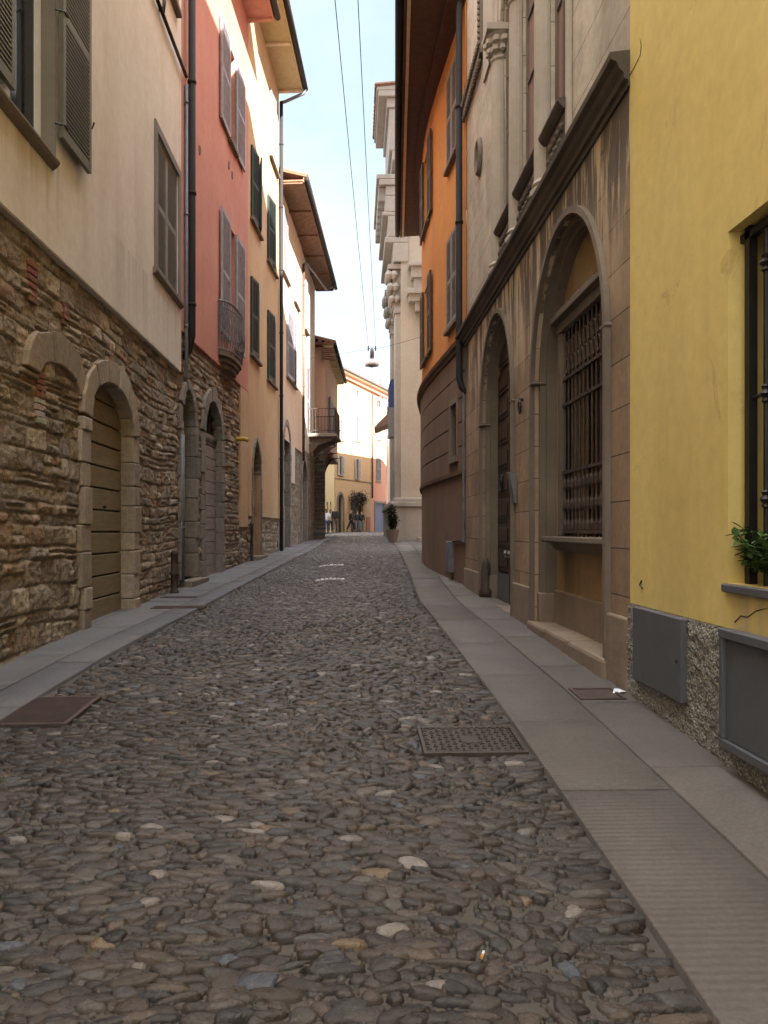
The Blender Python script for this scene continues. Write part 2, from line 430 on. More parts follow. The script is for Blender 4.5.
def ashlar(name, c1, c2, rowh=.33, bw=1.15, stains=False, line=(.05, .035, .028), z0=0., grain=.35):
    m, nt, b = mk(name)
    g = N(nt, 'ShaderNodeNewGeometry'); sp = N(nt, 'ShaderNodeSeparateXYZ'); L(nt, g.outputs['Position'], sp.inputs[0])
    cb = N(nt, 'ShaderNodeCombineXYZ'); L(nt, sp.outputs['Y'], cb.inputs[0]); L(nt, math_(nt, 'SUBTRACT', sp.outputs['Z'], z0), cb.inputs[1])
    br = N(nt, 'ShaderNodeTexBrick'); br.offset = .5; br.inputs['Scale'].default_value = 1; br.inputs['Brick Width'].default_value = bw
    br.inputs['Row Height'].default_value = rowh; br.inputs['Mortar Size'].default_value = .005; br.inputs['Mortar Smooth'].default_value = .3; br.inputs['Bias'].default_value = 0
    br.inputs['Color1'].default_value = (*c1, 1); br.inputs['Color2'].default_value = (*c2, 1); br.inputs['Mortar'].default_value = (*line, 1)
    L(nt, cb.outputs[0], br.inputs['Vector'])
    P = pos(nt); n1 = noise(nt, P, 1.3, 8, .65, .8)
    c = mix(nt, 1., br.outputs['Color'], ramp(nt, n1, .3, .75, (.62, .6, .58), (1.25, 1.22, 1.2)), 'MULTIPLY')
    c = mix(nt, .6, c, mix(nt, 1., c, ramp(nt, noise(nt, P, 11, 8, .75), .3, .75, (.65, .65, .65), (1.25, 1.25, 1.25)), 'MULTIPLY'))
    if stains:
        S = pos(nt, (1.9, 1.9, .30)); s = noise(nt, S, 2.0, 7, .62, .25)
        mr = N(nt, 'ShaderNodeMapRange'); mr.inputs['From Min'].default_value = 2.9; mr.inputs['From Max'].default_value = 4.1; L(nt, sp.outputs['Z'], mr.inputs[0])
        top = mr.outputs[0]
        th = math_(nt, 'ADD', s, math_(nt, 'MULTIPLY', top, .16))
        c = mix(nt, math_(nt, 'MULTIPLY', ramp(nt, th, .54, .60), top), c, (.50, .40, .28))
        s2 = noise(nt, pos(nt, (2.7, 2.7, .33)), 2.3, 7, .66, .3)
        th2 = math_(nt, 'ADD', s2, math_(nt, 'MULTIPLY', top, .13))
        c = mix(nt, math_(nt, 'MULTIPLY', ramp(nt, th2, .56, .64), math_(nt, 'MULTIPLY', top, .85)), c, (.035, .028, .024))
    L(nt, c, b.inputs['Base Color']); b.inputs['Roughness'].default_value = .88
    h = math_(nt, 'ADD', math_(nt, 'MULTIPLY', br.outputs['Fac'], -1.5), math_(nt, 'MULTIPLY', noise(nt, P, 60, 5, .7), grain))
    h = math_(nt, 'ADD', h, math_(nt, 'MULTIPLY', noise(nt, P, 6, 5, .6), .7))
    bump(nt, b, h, .5, .012); return m
M['palazzo_low'] = ashlar('brown_ashlar_render', (.27, .19, .125), (.35, .25, .165), stains=True)
M['palazzo_up'] = ashlar('grey_ashlar_render', (.47, .42, .345), (.51, .46, .38), .42, 40., line=(.16, .13, .1), grain=.2)
M['palazzo_stone'] = plaster('grey_carved_stone', (.13, .102, .078), (.20, .162, .125), (.06, .047, .038), .6, bstr=.55)
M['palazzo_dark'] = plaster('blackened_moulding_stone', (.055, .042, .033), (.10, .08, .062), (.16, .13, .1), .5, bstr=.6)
M['palazzo_col'] = plaster('column_stone', (.36, .315, .26), (.42, .37, .31), (.25, .21, .18), .5, bstr=.4)
M['plinth'] = plaster('worn_sandstone_plinth', (.19, .14, .10), (.26, .20, .15), (.10, .075, .055), .6, bstr=.9)
def pebbled(name):
    m, nt, b = mk(name); P = pos(nt)
    v = N(nt, 'ShaderNodeTexVoronoi'); v.inputs['Scale'].default_value = 62; L(nt, P, v.inputs['Vector'])
    v.inputs['Randomness'].default_value = 1
    c = mix(nt, ramp(nt, v.outputs['Distance'], .25, .75), (.46, .44, .39), (.20, .185, .16))
    c = mix(nt, ramp(nt, noise(nt, P, 5, 8, .7), .4, .75), c, (.26, .24, .205))
    L(nt, c, b.inputs['Base Color']); b.inputs['Roughness'].default_value = .9
    h = math_(nt, 'ADD', math_(nt, 'MULTIPLY', v.outputs['Distance'], -1.), math_(nt, 'MULTIPLY', noise(nt, P, 25, 6, .7), 1.2))
    bump(nt, b, h, 1., .03); return m
M['granite'] = pebbled('rough_pebbled_render')
def pavement(name, c1, c2, ribs=False):
    m, nt, b = mk(name); P = pos(nt); a = N(nt, 'ShaderNodeVertexColor'); a.layer_name = 'Col'
    c = mix(nt, ramp(nt, noise(nt, P, 1.8, 8, .65, .5), .3, .72), c1, c2)
    c = mix(nt, 1., c, a.outputs[0], 'MULTIPLY')
    c = mix(nt, .7, c, mix(nt, 1., c, ramp(nt, noise(nt, P, 55, 4, .7), .3, .7, (.7, .7, .7), (1.3, 1.3, 1.3)), 'MULTIPLY'))
    c = mix(nt, math_(nt, 'MULTIPLY', ramp(nt, noise(nt, P, 4.5, 9, .75, 1.), .56, .74), .55), c, tuple(x * .5 for x in c1))
    L(nt, c, b.inputs['Base Color']); b.inputs['Roughness'].default_value = .72
    h = math_(nt, 'ADD', noise(nt, P, 90, 4, .7), math_(nt, 'MULTIPLY', noise(nt, P, 7, 5, .6), 1.5))
    if ribs:
        w = N(nt, 'ShaderNodeTexWave', wave_type='BANDS', bands_direction='Y'); w.inputs['Scale'].default_value = 8.5; w.inputs['Distortion'].default_value = .7
        w.inputs['Detail'].default_value = 2; w.inputs['Detail Scale'].default_value = 1.2; L(nt, P, w.inputs['Vector'])
        sp = N(nt, 'ShaderNodeSeparateXYZ'); L(nt, P, sp.inputs[0])
        msk = math_(nt, 'MULTIPLY', ramp(nt, noise(nt, P, 1.1, 4), .32, .6), math_(nt, 'LESS_THAN', sp.outputs['X'], 1.478))
        h = math_(nt, 'ADD', h, math_(nt, 'MULTIPLY', math_(nt, 'MULTIPLY', w.outputs['Fac'], msk), 1.0))
    bump(nt, b, h, .45, .008); return m
M['pave_r'] = pavement('ribbed_granite_slabs', (.090, .079, .074), (.128, .112, .105), True)
M['pave_l'] = pavement('grey_granite_slabs', (.095, .093, .098), (.132, .129, .134))
M['bed'] = plaster('gritty_cobble_bed', (.06, .053, .047), (.10, .088, .077), None, bs=120, bstr=1.)
M['earth'] = plaster('ground_earth', (.14, .12, .1), (.18, .15, .12))
M['leaf'] = paint('green_leaves', (.045, .10, .018), .5, .5)
M['leaf_d'] = paint('dark_leaves', (.02, .035, .015), .6, .4)
M['blossom'] = paint('pale_blossom', (.6, .5, .55), .8, .15)
M['bark'] = paint('bark', (.09, .06, .045), .9, .3)
# ------------------------------------------------------------------ generic building parts
def louvre(f, w, z0, z1, name, mat, parent, t=.04, pitch=.044, mid=True, label=None, flip=False):
    mb = MB(); s = .065
    mb.fbox(f, 0, s, 0, t, z0, z1); mb.fbox(f, w - s, w, 0, t, z0, z1)
    rails = [z0, z1 - .08] + ([(z0 + z1) / 2 - .03] if mid else [])
    for z in rails: mb.fbox(f, s, w - s, .002, t - .002, z, z + (.1 if z == z0 else .08))
    edges = sorted([(z0 + .1, (z0 + z1) / 2 - .03), ((z0 + z1) / 2 + .05, z1 - .08)] if mid else [(z0 + .1, z1 - .08)])
    for a, b in edges:
        k = max(1, int((b - a) / pitch))
        for i in range(k):
            z = a + (i + .1) * (b - a) / k; q = [(.003, z + .024), (.003, z + .040), (t - .003, z + .019), (t - .003, z + .001)]
            if flip: q = [(t - p_, z_) for p_, z_ in q]
            mb.prof(f, s, w - s, q)
    o = mb.build(name, mat, parent)
    if label: o['label'] = label
    return o
def casement(f, u0, u1, z0, z1, n, parent, fm, pm, bars=1, mull=True):
    mb = MB(); s = .055
    mb.fbox(f, u0, u0 + s, n, n + .05, z0, z1); mb.fbox(f, u1 - s, u1, n, n + .05, z0, z1)
    mb.fbox(f, u0 + s, u1 - s, n, n + .05, z0, z0 + .07); mb.fbox(f, u0 + s, u1 - s, n, n + .05, z1 - s, z1)
    c = (u0 + u1) / 2
    if mull: mb.fbox(f, c - .045, c + .045, n + .004, n + .056, z0 + .07, z1 - s)
    for i in range(bars):
        z = z0 + (z1 - z0) * (i + 1) / (bars + 1)
        mb.fbox(f, u0 + s, u1 - s, n + .008, n + .04, z - .015, z + .015)
    w = mb.build('window', fm, parent)
    p = MB(); p.fbox(f, u0 + s, u1 - s, n + .012, n + .02, z0 + .07, z1 - s); p.build('pane', pm, w)
    return w
def unit(f, parent, u0, u1, z0, z1, depth=.18, lw=None, sm=None, al=1, ar=2, left=True, right=True, sill=True, closed=False, ajar=None, fm=None, bars=1, sillm=None, proud=.0, lab=None):
    w = casement(f, u0, u1, z0, z1, -depth + proud, w_parent(parent), fm or M['greyshut'], M['glass'], bars)
    if sill:
        s = MB(); s.fbox(f, u0 - .08, u1 + .08, -depth + .03, .09 + proud, z0 - .07, z0 - .003); s.build('sill', sillm or M['sill'], w, bevel=.008)
    lw = lw or (u1 - u0) / 2
    if sm:
        if ajar:
            h_ = (u1 - u0) / 2
            louvre(f.ang(u0, proud + .012, ajar[0]), h_, z0, z1, 'shutter', sm, w); louvre(f.ang(u1, proud + .012, 180 - ajar[1]), h_, z0, z1, 'shutter', sm, w, flip=True)
        elif closed:
            g = f.ang(u0, proud + .01, 0); louvre(g, (u1 - u0) / 2 - .004, z0, z1, 'shutter', sm, w)
            g = f.ang((u0 + u1) / 2 + .004, proud + .01, 0); louvre(g, (u1 - u0) / 2 - .004, z0, z1, 'shutter', sm, w)
        else:
            if left: louvre(f.ang(u0, proud + .06, 180 - al), lw, z0 - .02, z1 + .02, 'shutter', sm, w)
            if right: louvre(f.ang(u1, proud + .015, ar), lw, z0 - .02, z1 + .02, 'shutter', sm, w, flip=True)
    return w
def w_parent(p): return p
def stone_relief(f, u0, u1, z0, z1, res, holes, seed, parent, rows=(.09, .2), wid=(.14, .42), amp=.05, n0=0., pal=None, name='stonework', warp=1., mortar=(.25, .205, .155)):
    r = np.random.RandomState(seed)
    nu = int((u1 - u0) / res) + 1; nz = int((z1 - z0) / res) + 1
    U, Z = np.meshgrid(np.linspace(u0, u1, nu), np.linspace(z0, z1, nz))
    zw = Z + warp * (.16 * (fbm(U * .45, Z * .6, seed, 1) - .5) + .032 * (fbm(U * 3.2, Z * 2.5, seed + 3, 2) - .5))
    uw = U + warp * (.06 * (fbm(U * 2.2, Z * 4.5, seed + 5, 2) - .5) + .03 * (fbm(U * 9, Z * 9, seed + 9, 2) - .5))
    rh = np.cumsum(r.uniform(rows[0], rows[1], 200)) + z0 - 1; ri = np.searchsorted(rh, zw)
    ri = np.clip(ri, 1, 198); dz = np.minimum(zw - rh[ri - 1], rh[ri] - zw)
    cuts = np.stack([np.cumsum(r.uniform(wid[0], wid[1], 400)) * r.uniform(.8, 1.25) + u0 - 1 for _ in range(200)])
    ci = np.zeros_like(ri); du = np.zeros_like(U)
    for k in np.unique(ri):
        m = ri == k; c = np.clip(np.searchsorted(cuts[k], uw[m]), 1, 398); ci[m] = c
        du[m] = np.minimum(uw[m] - cuts[k][c - 1], cuts[k][c] - uw[m])
    # some stones split in two thin ones
    idh = _h(ri, ci, seed); split = idh < .28
    mid = (rh[ri - 1] + rh[ri]) / 2 + .02 * (idh - .2); d2 = np.abs(zw - mid)
    up = (zw > mid) & split; dz = np.where(split, np.minimum(dz, d2), dz)
    sid = ri * 2 + up; ed = np.minimum(dz, du)
    h1 = _h(sid, ci, seed + 1); h2 = _h(sid, ci, seed + 2); h3 = _h(sid, ci, seed + 4)
    jw = .009 + .012 * fbm(U * 5, Z * 5, seed + 6, 2)
    t = np.clip((ed - jw * .45) / (.013), 0, 1); t = t * t * (3 - 2 * t)
    rough = fbm(U * 16, Z * 24, seed + 7, 5); rough2 = fbm(U * 5, Z * 9, seed + 8, 3)
    Hh = t * (amp * (.25 + .75 * h1) + .030 * (rough - .5) + .022 * (rough2 - .5)) + (1 - t) * .010 * rough
    tilt = (h2 - .5) * .12 * np.clip(dz, 0, .1)
    Hh = Hh + t * tilt
    pal = np.array(pal or [(.33, .26, .185), (.28, .215, .15), (.37, .30, .215), (.24, .20, .155), (.30, .25, .19), (.30, .20, .125), (.27, .23, .19), (.40, .34, .26), (.22, .18, .145)])
    idx = np.clip((h3 * len(pal)).astype(int), 0, len(pal) - 1); c = pal[idx] * (.78 + .44 * h2)[..., None]
    pat = fbm(U * 1.1, Z * 1.3, seed + 11, 3)[..., None]
    c = c * (.82 + .4 * pat)
    rust = np.clip((fbm(U * 6, Z * 8, seed + 12, 4) - .6) * 6, 0, 1)[..., None] * .14
    c = c * (1 - rust) + np.array([.30, .15, .075]) * rust
    c = c * t[..., None] + np.array(mortar) * (1 - t[..., None]) * (.7 + .5 * rough[..., None])
    q = np.array([f.P(a, 0, 0)[:2] for a in (0., 1.)]); e = q[1] - q[0]; nn = np.array(f.n[:])
    n = n0 + Hh
    X = q[0][0] + e[0] * U + nn[0] * n; Y = q[0][1] + e[1] * U + nn[1] * n
    V = np.stack([X, Y, Z], -1).reshape(-1, 3)
    I = np.arange(nu * nz).reshape(nz, nu)
    Fq = np.stack([I[:-1, :-1], I[:-1, 1:], I[1:, 1:], I[1:, :-1]], -1).reshape(-1, 4)
    uc = ((U[:-1, :-1] + U[1:, 1:]) / 2).ravel(); zc = ((Z[:-1, :-1] + Z[1:, 1:]) / 2).ravel()
    keep = np.ones(len(uc), bool)
    for hp in holes:
        ins = np.zeros(len(uc), bool); m = len(hp)
        for i in range(m):
            x1, y1 = hp[i]; x2, y2 = hp[(i + 1) % m]
            if y1 == y2: continue
            cr = ((y1 > zc) != (y2 > zc)) & (uc < (x2 - x1) * (zc - y1) / (y2 - y1) + x1); ins ^= cr
        keep &= ~ins
    Fq = Fq[keep]
    if (f.d.x * f.n.y - f.d.y * f.n.x) > 0: Fq = Fq[:, ::-1]
    used = np.zeros(len(V), bool); used[Fq.ravel()] = True; mp = np.cumsum(used) - 1
    return np_mesh(name, V[used], mp[Fq], c.reshape(-1, 3)[used], M['rubble'], parent)
def reveal(mb, f, h, n0, n1):
    m = len(h); vs = [f.P(u, n0, z) for u, z in h] + [f.P(u, n1, z) for u, z in h]
    mb.add(vs, [(i, (i + 1) % m, (i + 1) % m + m, i + m) for i in range(m)])
TILES = [(.20, .10, .065), (.16, .09, .065), (.24, .13, .085), (.13, .085, .065), (.19, .13, .10)]
def roof(f, parent, u0, u1, ze, over, back=5., rise=1.6, tm=None, sofm='soffit', soft=.05, gut='zinc', du=None, boards=0, edge=True, overf=None, boardm='soffit_w'):
    """eave with soffit, gutter and a tiled slope going back"""
    ov = overf or (lambda u: over)
    k = max(1, int((u1 - u0) / (du or (u1 - u0))))
    s = MB(); t = MB(); g = []; rr = random.Random(int(u0 * 10))
    for i in range(k):
        a = u0 + (u1 - u0) * i / k; b = u0 + (u1 - u0) * (i + 1) / k
        s.hexa([f.P(a, -.1, ze), f.P(b, -.1, ze), f.P(b, ov(b) - .08, ze), f.P(a, ov(a) - .08, ze),
                f.P(a, -.1, ze + soft), f.P(b, -.1, ze + soft), f.P(b, ov(b) - .08, ze + soft), f.P(a, ov(a) - .08, ze + soft)])
        s.hexa([f.P(a, ov(a) - .08, ze - .03), f.P(b, ov(b) - .08, ze - .03), f.P(b, ov(b) - .05, ze - .03), f.P(a, ov(a) - .05, ze - .03),
                f.P(a, ov(a) - .08, ze + .12), f.P(b, ov(b) - .08, ze + .12), f.P(b, ov(b) - .05, ze + .12), f.P(a, ov(a) - .05, ze + .12)])
        z0 = ze + soft + .02
        t.hexa([f.P(a, ov(a) + .02, z0 + .06), f.P(b, ov(b) + .02, z0 + .06), f.P(b, -back, z0 + rise), f.P(a, -back, z0 + rise),
                f.P(a, ov(a) + .02, z0 + .12), f.P(b, ov(b) + .02, z0 + .12), f.P(b, -back, z0 + rise + .06), f.P(a, -back, z0 + rise + .06)], TILES[0])
    if edge:
        w = .2; m = int((u1 - u0) / w)
        for j in range(m):
            u = u0 + (j + .5) * w; c = rr.choice(TILES); p0 = Vector(f.P(u, ov(u) + .05, z0 + .13)); p1 = Vector(f.P(u, -back, z0 + rise + .1))
            t.tube([p0, p0.lerp(p1, .25), p1], .075, 6, c)
    for j in range(boards):
        u = u0 + (u1 - u0) * (j) / max(1, boards - 1)
        pass
    o = s.build('soffit', M[sofm], parent)
    if boards:
        for j in range(boards):
            bm_ = MB(); u = u0 + .03 + (u1 - u0 - .16) * j / max(1, boards - 1)
            bm_.fbox(f, u, u + .1, 0, ov(u) - .1, ze - .06, ze - .004); bm_.build('soffit_beam', M[boardm], o)
    r_ = t.build('roof', M['tile'], parent)
    gm = MB(); n_ = 24 if du else 2
    gm.tube([f.P(u0 + (u1 - u0) * i / (n_ - 1), ov(u0 + (u1 - u0) * i / (n_ - 1)) + .03, ze + .06) for i in range(n_)], .075, 10)
    gm.build('gutter', M[gut], parent, smooth=True)
    return r_
def pipe(parent, pts, r, m, name='downpipe', rings=True):
    mb = MB(); mb.tube(pts, r, 10)
    if rings:
        zt = max(p[2] for p in pts); zb = min(p[2] for p in pts); z = zb + .9
        x, y = pts[0][0], pts[0][1]
        while z < zt - .3:
            mb.tube([(x, y, z), (x, y, z + .05)], r * 1.22, 10); z += 1.9
    return mb.build(name, m, parent, smooth=True)

# ------------------------------------------------------------------ camera, sky, sun
cam = bpy.data.cameras.new('camera'); cam.sensor_fit = 'VERTICAL'; cam.sensor_height = 36; cam.sensor_width = 27; cam.lens = 36 * F / 1024
cam.shift_x = (384 - VX) / 1024; cam.shift_y = (VY - 512) / 1024; cam.clip_start = .05; cam.clip_end = 3000
co = bpy.data.objects.new('camera', cam); COL.objects.link(co); co.location = (0, 0, E); co.rotation_euler = (PI / 2, 0, 0); scene.camera = co
SD = Vector((.5, -.867, .60)).normalized()   # towards the sun
EL = math.asin(SD.z); AZ = math.atan2(SD.x, SD.y)
w = bpy.data.worlds.new('World'); scene.world = w; w.use_nodes = True; nt = w.node_tree
bg = nt.nodes['Background']; sky = nt.nodes.new('ShaderNodeTexSky'); sky.sky_type = 'NISHITA'; sky.sun_disc = False
sky.sun_elevation = EL; sky.sun_rotation = AZ; sky.air_density = 1.0; sky.dust_density = 2.2; sky.ozone_density = 1.6
tc = nt.nodes.new('ShaderNodeTexCoord'); mp = nt.nodes.new('ShaderNodeMapping'); mp.inputs['Scale'].default_value = (1, 1, 2.2)
nt.links.new(tc.outputs['Generated'], mp.inputs[0])
nz = noise(nt, mp.outputs[0], 2.1, 8, .6, .6)
cl = ramp(nt, nz, .42, .78)
sx = nt.nodes.new('ShaderNodeSeparateXYZ'); nt.links.new(tc.outputs['Generated'], sx.inputs[0])
zen = ramp(nt, sx.outputs['Z'], .62, .85)            # bright zenith out of view, added to lift the light in the lane
grad = ramp(nt, sx.outputs['Z'], .08, .55, (1., 1., 1.), (0, 0, 0))
clear = mix(nt, grad, (.76, .97, 1.13), (1.00, 1.16, 1.23))
low = mix(nt, .92, sky.outputs[0], mix(nt, math_(nt, 'MULTIPLY', cl, .85), clear, (1.27, 1.31, 1.33)))
cm = mix(nt, zen, low, (7.5, 7.6, 7.8))
nt.links.new(cm, bg.inputs['Color']); bg.inputs['Strength'].default_value = .15
sl = bpy.data.lights.new('sun', 'SUN'); sl.energy = 5.0; sl.angle = math.radians(.53); sl.color = (1, .95, .88)
so = bpy.data.objects.new('sun', sl); COL.objects.link(so); so.rotation_euler = SD.to_track_quat('Z', 'Y').to_euler(); so.location = (10, -20, 40)
vs = scene.view_settings; vs.view_transform = 'Standard'; vs.look = 'None'; vs.gamma = 1; vs.exposure = 2.62; vs.use_curve_mapping = False
scene.cycles.max_bounces = 8; scene.cycles.diffuse_bounces = 6

# ------------------------------------------------------------------ ground, road, pavements
LK = [(-12, -2.3), (6.6, -2.13), (9.5, -2.0), (12.7, -1.9), (17.5, -1.60), (23.5, -1.2), (34, -.85), (42, -.75), (50, -1.2), (60, -2.2)]
RK = [(-12, .96), (10.6, .96), (15.3, 1.19), (20, 1.36), (28, 1.62), (41, 1.78), (60, 2.0)]
def lk(y): return np.interp(y, [a for a, b in LK], [b for a, b in LK])
def rk(y): return np.interp(y, [a for a, b in RK], [b for a, b in RK])
def ribbon(name, ys, xa, xb, nx, dz, mat, colf=None, skirt=0, kind='structure', bumpy=0.):
    V = []; C = []; ny = len(ys)
    T = np.linspace(0, 1, nx)
    X = np.stack([xa(y) + (xb(y) - xa(y)) * T for y in ys]); Y = np.repeat(np.array(ys)[:, None], nx, 1)
    Z = G(X, Y) + dz
    if bumpy: Z = Z + bumpy * (fbm(X * 1.5, Y * 1.5, 5, 3) - .5)
    V = np.stack([X, Y, Z], -1).reshape(-1, 3); I = np.arange(ny * nx).reshape(ny, nx)
    Fq = np.stack([I[:-1, :-1], I[:-1, 1:], I[1:, 1:], I[1:, :-1]], -1).reshape(-1, 4)
    if skirt:
        for col in (0, nx - 1):
            lo = V[I[:, col]].copy(); lo[:, 2] -= skirt; b = len(V); V = np.concatenate([V, lo])
            J = b + np.arange(ny); a = I[:, col]
            q = np.stack([a[:-1], a[1:], J[1:], J[:-1]], -1); Fq = np.concatenate([Fq, q if col == 0 else q[:, ::-1]])
    cols = None
    if colf is not None:
        cols = np.array([colf(x, y) for x, y, z in V])
    o = np_mesh(name, V, Fq, cols, mat, None, smooth=True); o['kind'] = kind
    if skirt:
        m = o.modifiers.new('e', 'EDGE_SPLIT'); m.split_angle = .6
    return o
ys = list(np.arange(-12, 80, .5)) + [90, 120, 200, 400, 600]
g = ribbon('ground', ys, lambda y: -60, lambda y: 60, 9, -.12, M['earth'])
def bedx(V): pass
bed = ribbon('road_bed', list(np.arange(-12, 16, .12)) + list(np.arange(16, 75, .5)), lambda y: lk(y) - .02, lambda y: rk(y) + .01, 30, -.007, M['bed'], bumpy=.02)

def cobbles():
    r = np.random.RandomState(3); out = []
    def band_(y0, y1, sc, seg, rings):
        dy = .045 * sc; dx = .089 * sc; rowsn = int((y1 - y0) / dy); P = []
        for j in range(rowsn):
            y = y0 + (j + .5) * dy; a = lk(y) + .03; b = rk(y) - .05; k = int((b - a) / dx)
            x = a + (np.arange(k) + .5 + .5 * (j % 2)) * (b - a) / k
            P.append(np.stack([x, np.full(k, y)], -1))
        P = np.concatenate(P); n = len(P)
        zone = fbm(P[:, 0] * 1.1, P[:, 1] * .9, 31, 3)          # where stones lie every way
        wild = np.clip((zone - .42 + .12 * np.clip(P[:, 0], -1, 1)) * 5, 0, 1)
        P = P + np.stack([r.normal(0, .016 * sc, n), r.normal(0, .012 * sc, n)], -1) * (1 + wild[:, None])
        ang = r.normal(0, .16, n) + wild * r.normal(0, .75, n) + .15 * np.sin(P[:, 1] * 1.3 + P[:, 0])
        big = r.rand(n)
        A = sc * (.056 + .018 * r.randn(n).clip(-1.6, 2) + .018 * (big > .93)); B = sc * (.0275 + .0065 * r.randn(n).clip(-1.6, 2) + .013 * (big > .93))
        A = np.where(wild > .5, A * .9, A); A = np.maximum(A, B * 1.05)
        Hh = (.014 + .010 * r.rand(n)) * (sc ** .3)
        edge = (P[:, 0] > rk(P[:, 1]) - .17)
        ang = np.where(edge, r.normal(0, .07, n), ang); A = np.where(edge, A * 1.25, A)
        keep = np.ones(n, bool)
        for q in HOLES:
            keep &= ~((P[:, 0] > q[0]) & (P[:, 0] < q[1]) & (P[:, 1] > q[2]) & (P[:, 1] < q[3]))
        keep &= r.rand(n) > (.02 if sc > .5 else .45)
        P, ang, A, B, Hh, wild = P[keep], ang[keep], A[keep], B[keep], Hh[keep], wild[keep]; n = len(P)
        rr = np.array(rings); th = np.linspace(0, 2 * PI, seg, endpoint=False)
        ex = 2.0 + .9 * r.rand(n)                      # superellipse power
        ct, st_ = np.cos(th), np.sin(th)
        rad = (np.abs(ct)[None] ** ex[:, None] + np.abs(st_)[None] ** ex[:, None]) ** (-1 / ex[:, None])
        rad = rad * (1 + .10 * np.sin(2 * th[None] + 6 * r.rand(n)[:, None]) * r.rand(n)[:, None] + .08 * np.sin(3 * th[None] + 6 * r.rand(n)[:, None]) + .05 * r.randn(n, seg))
        prof = np.sqrt(np.clip(1 - rr ** 3.4, 0, 1)); 
        lx = A[:, None, None] * rr[None, :, None] * (rad * ct[None])[:, None, :]; ly = B[:, None, None] * rr[None, :, None] * (rad * st_[None])[:, None, :]
        tx = r.normal(0, .07, n)[:, None, None]; ty = r.normal(0, .11, n)[:, None, None]
        lz = (Hh[:, None] * prof[None] - .012 * (rr[None] >= 1) * sc)[:, :, None] + lx * tx + ly * ty + 0 * lx
        Hh = Hh; lz = lz + .0011 * sc * r.randn(*lz.shape) * (rr[None, :, None] < .95)
        ca, sa = np.cos(ang)[:, None, None], np.sin(ang)[:, None, None]
        X = P[:, 0][:, None, None] + lx * ca - ly * sa; Y = P[:, 1][:, None, None] + lx * sa + ly * ca
        base = G(P[:, 0], P[:, 1]) + .02 * (fbm(P[:, 0] * 1.5, P[:, 1] * 1.5, 5, 3) - .5) + r.normal(0, .0028, n) + .008 * (fbm(P[:, 0] * 2.2, P[:, 1] * 2., 66, 2) - .5)
        Z = base[:, None, None] - (.008 if sc > .5 else .0125) + lz
        top = np.stack([P[:, 0], P[:, 1], base - (.008 if sc > .5 else .0125) + Hh * (1 + .05 * r.randn(n))], -1)
        m = len(rr); V = np.concatenate([top[:, None], np.stack([X, Y, Z], -1).reshape(n, m * seg, 3)], 1)
        F4 = []
        for i in range(m - 1):
            for k in range(seg):
                q = (k + 1) % seg; F4.append((1 + i * seg + k, 1 + (i + 1) * seg + k, 1 + (i + 1) * seg + q, 1 + i * seg + q))
        F3 = [(0, 1 + k, 1 + (k + 1) % seg) for k in range(seg)]
        # pair centre triangles into quads (seg is even)
        FC = [(0, 1 + k, 1 + k + 1, 1 + (k + 2) % seg) for k in range(0, seg, 2)]
        Fl = np.array(F4 + FC); Fa = (Fl[None] + (np.arange(n) * (1 + m * seg))[:, None, None]).reshape(-1, 4)
        pal = np.array([(.105, .082, .070), (.088, .072, .066), (.125, .102, .088), (.080, .076, .074), (.115, .088, .072), (.13, .112, .10), (.072, .074, .082), (.15, .115, .085), (.09, .076, .066), (.16, .145, .13), (.10, .10, .10), (.105, .085, .078)])
        c = pal[r.randint(0, len(pal), n)] * (.28 + .36 * r.rand(n))[:, None] * np.array((.97, .95, .965))
        pa = fbm(P[:, 0] * .9, P[:, 1] * .7, 77, 3)[:, None]; c = c * (.75 + .5 * pa)
        sp = r.rand(n)
        if sc < .5: sp = sp * .9; c = c * 1.15
        if sc > 1.1: c[sp > .93] = (.20, .19, .185)  # far sky glints put in as paler stones
        mid_ = (P[:, 1] > 4.5) & (np.abs(P[:, 0] + .2) < .9) & (sp > .935); c[mid_] = (.19, .18, .175)  # glints along the middle of the lane, painted as pale stones
        c[sp > .976] = np.array((.17, .155, .145)) * (.75 + .5 * r.rand(int((sp > .976).sum())))[:, None]
        c[(sp > .966) & (sp <= .972)] = (.14, .10, .06)
        c[(sp > .94) & (sp <= .955)] = (.06, .07, .09)
        Cc = np.repeat(c[:, None], 1 + m * seg, 1).reshape(-1, 3)
        return V.reshape(-1, 3), Fa, Cc
    b0 = 0; Vs, Fs, Cs = [], [], []
    for args in ((.9, 5.2, .36, 6, (.6, 1.02)), (.9, 6.5, 1., 14, (.3, .55, .78, .92, 1.02)), (6.5, 14, 1., 10, (.45, .8, 1.02)), (14, 30, 1.15, 8, (.55, 1.02)), (30, 60, 1.5, 6, (.6, 1.02)), (-8, .9, 1.6, 6, (.6, 1.02))):
        V, Fa, Cc = band_(*args); Vs.append(V); Fs.append(Fa + b0); Cs.append(Cc); b0 += len(V)
    o = np_mesh('road', np.concatenate(Vs), np.concatenate(Fs), np.concatenate(Cs), M['cobble'], None, smooth=True)
    o['kind'] = 'structure'
c_ = [gp(418, 730), gp(514, 727), gp(524, 753), gp(424, 757)]
MH = (min(c_[0][0], c_[3][0]) , .945, c_[3][1], c_[0][1])
d_ = [gp(0, 697), gp(92, 699), gp(62, 727), gp(-20, 727)]
ML = (d_[3][0] - .15, d_[2][0] + .03, d_[2][1], d_[1][1])
HOLES = [(MH[0] - .02, MH[1] + .02, MH[2] - .02, MH[3] + .02), (ML[0] - .02, ML[1] + .02, ML[2] - .02, ML[3] + .02)]
cobbles()
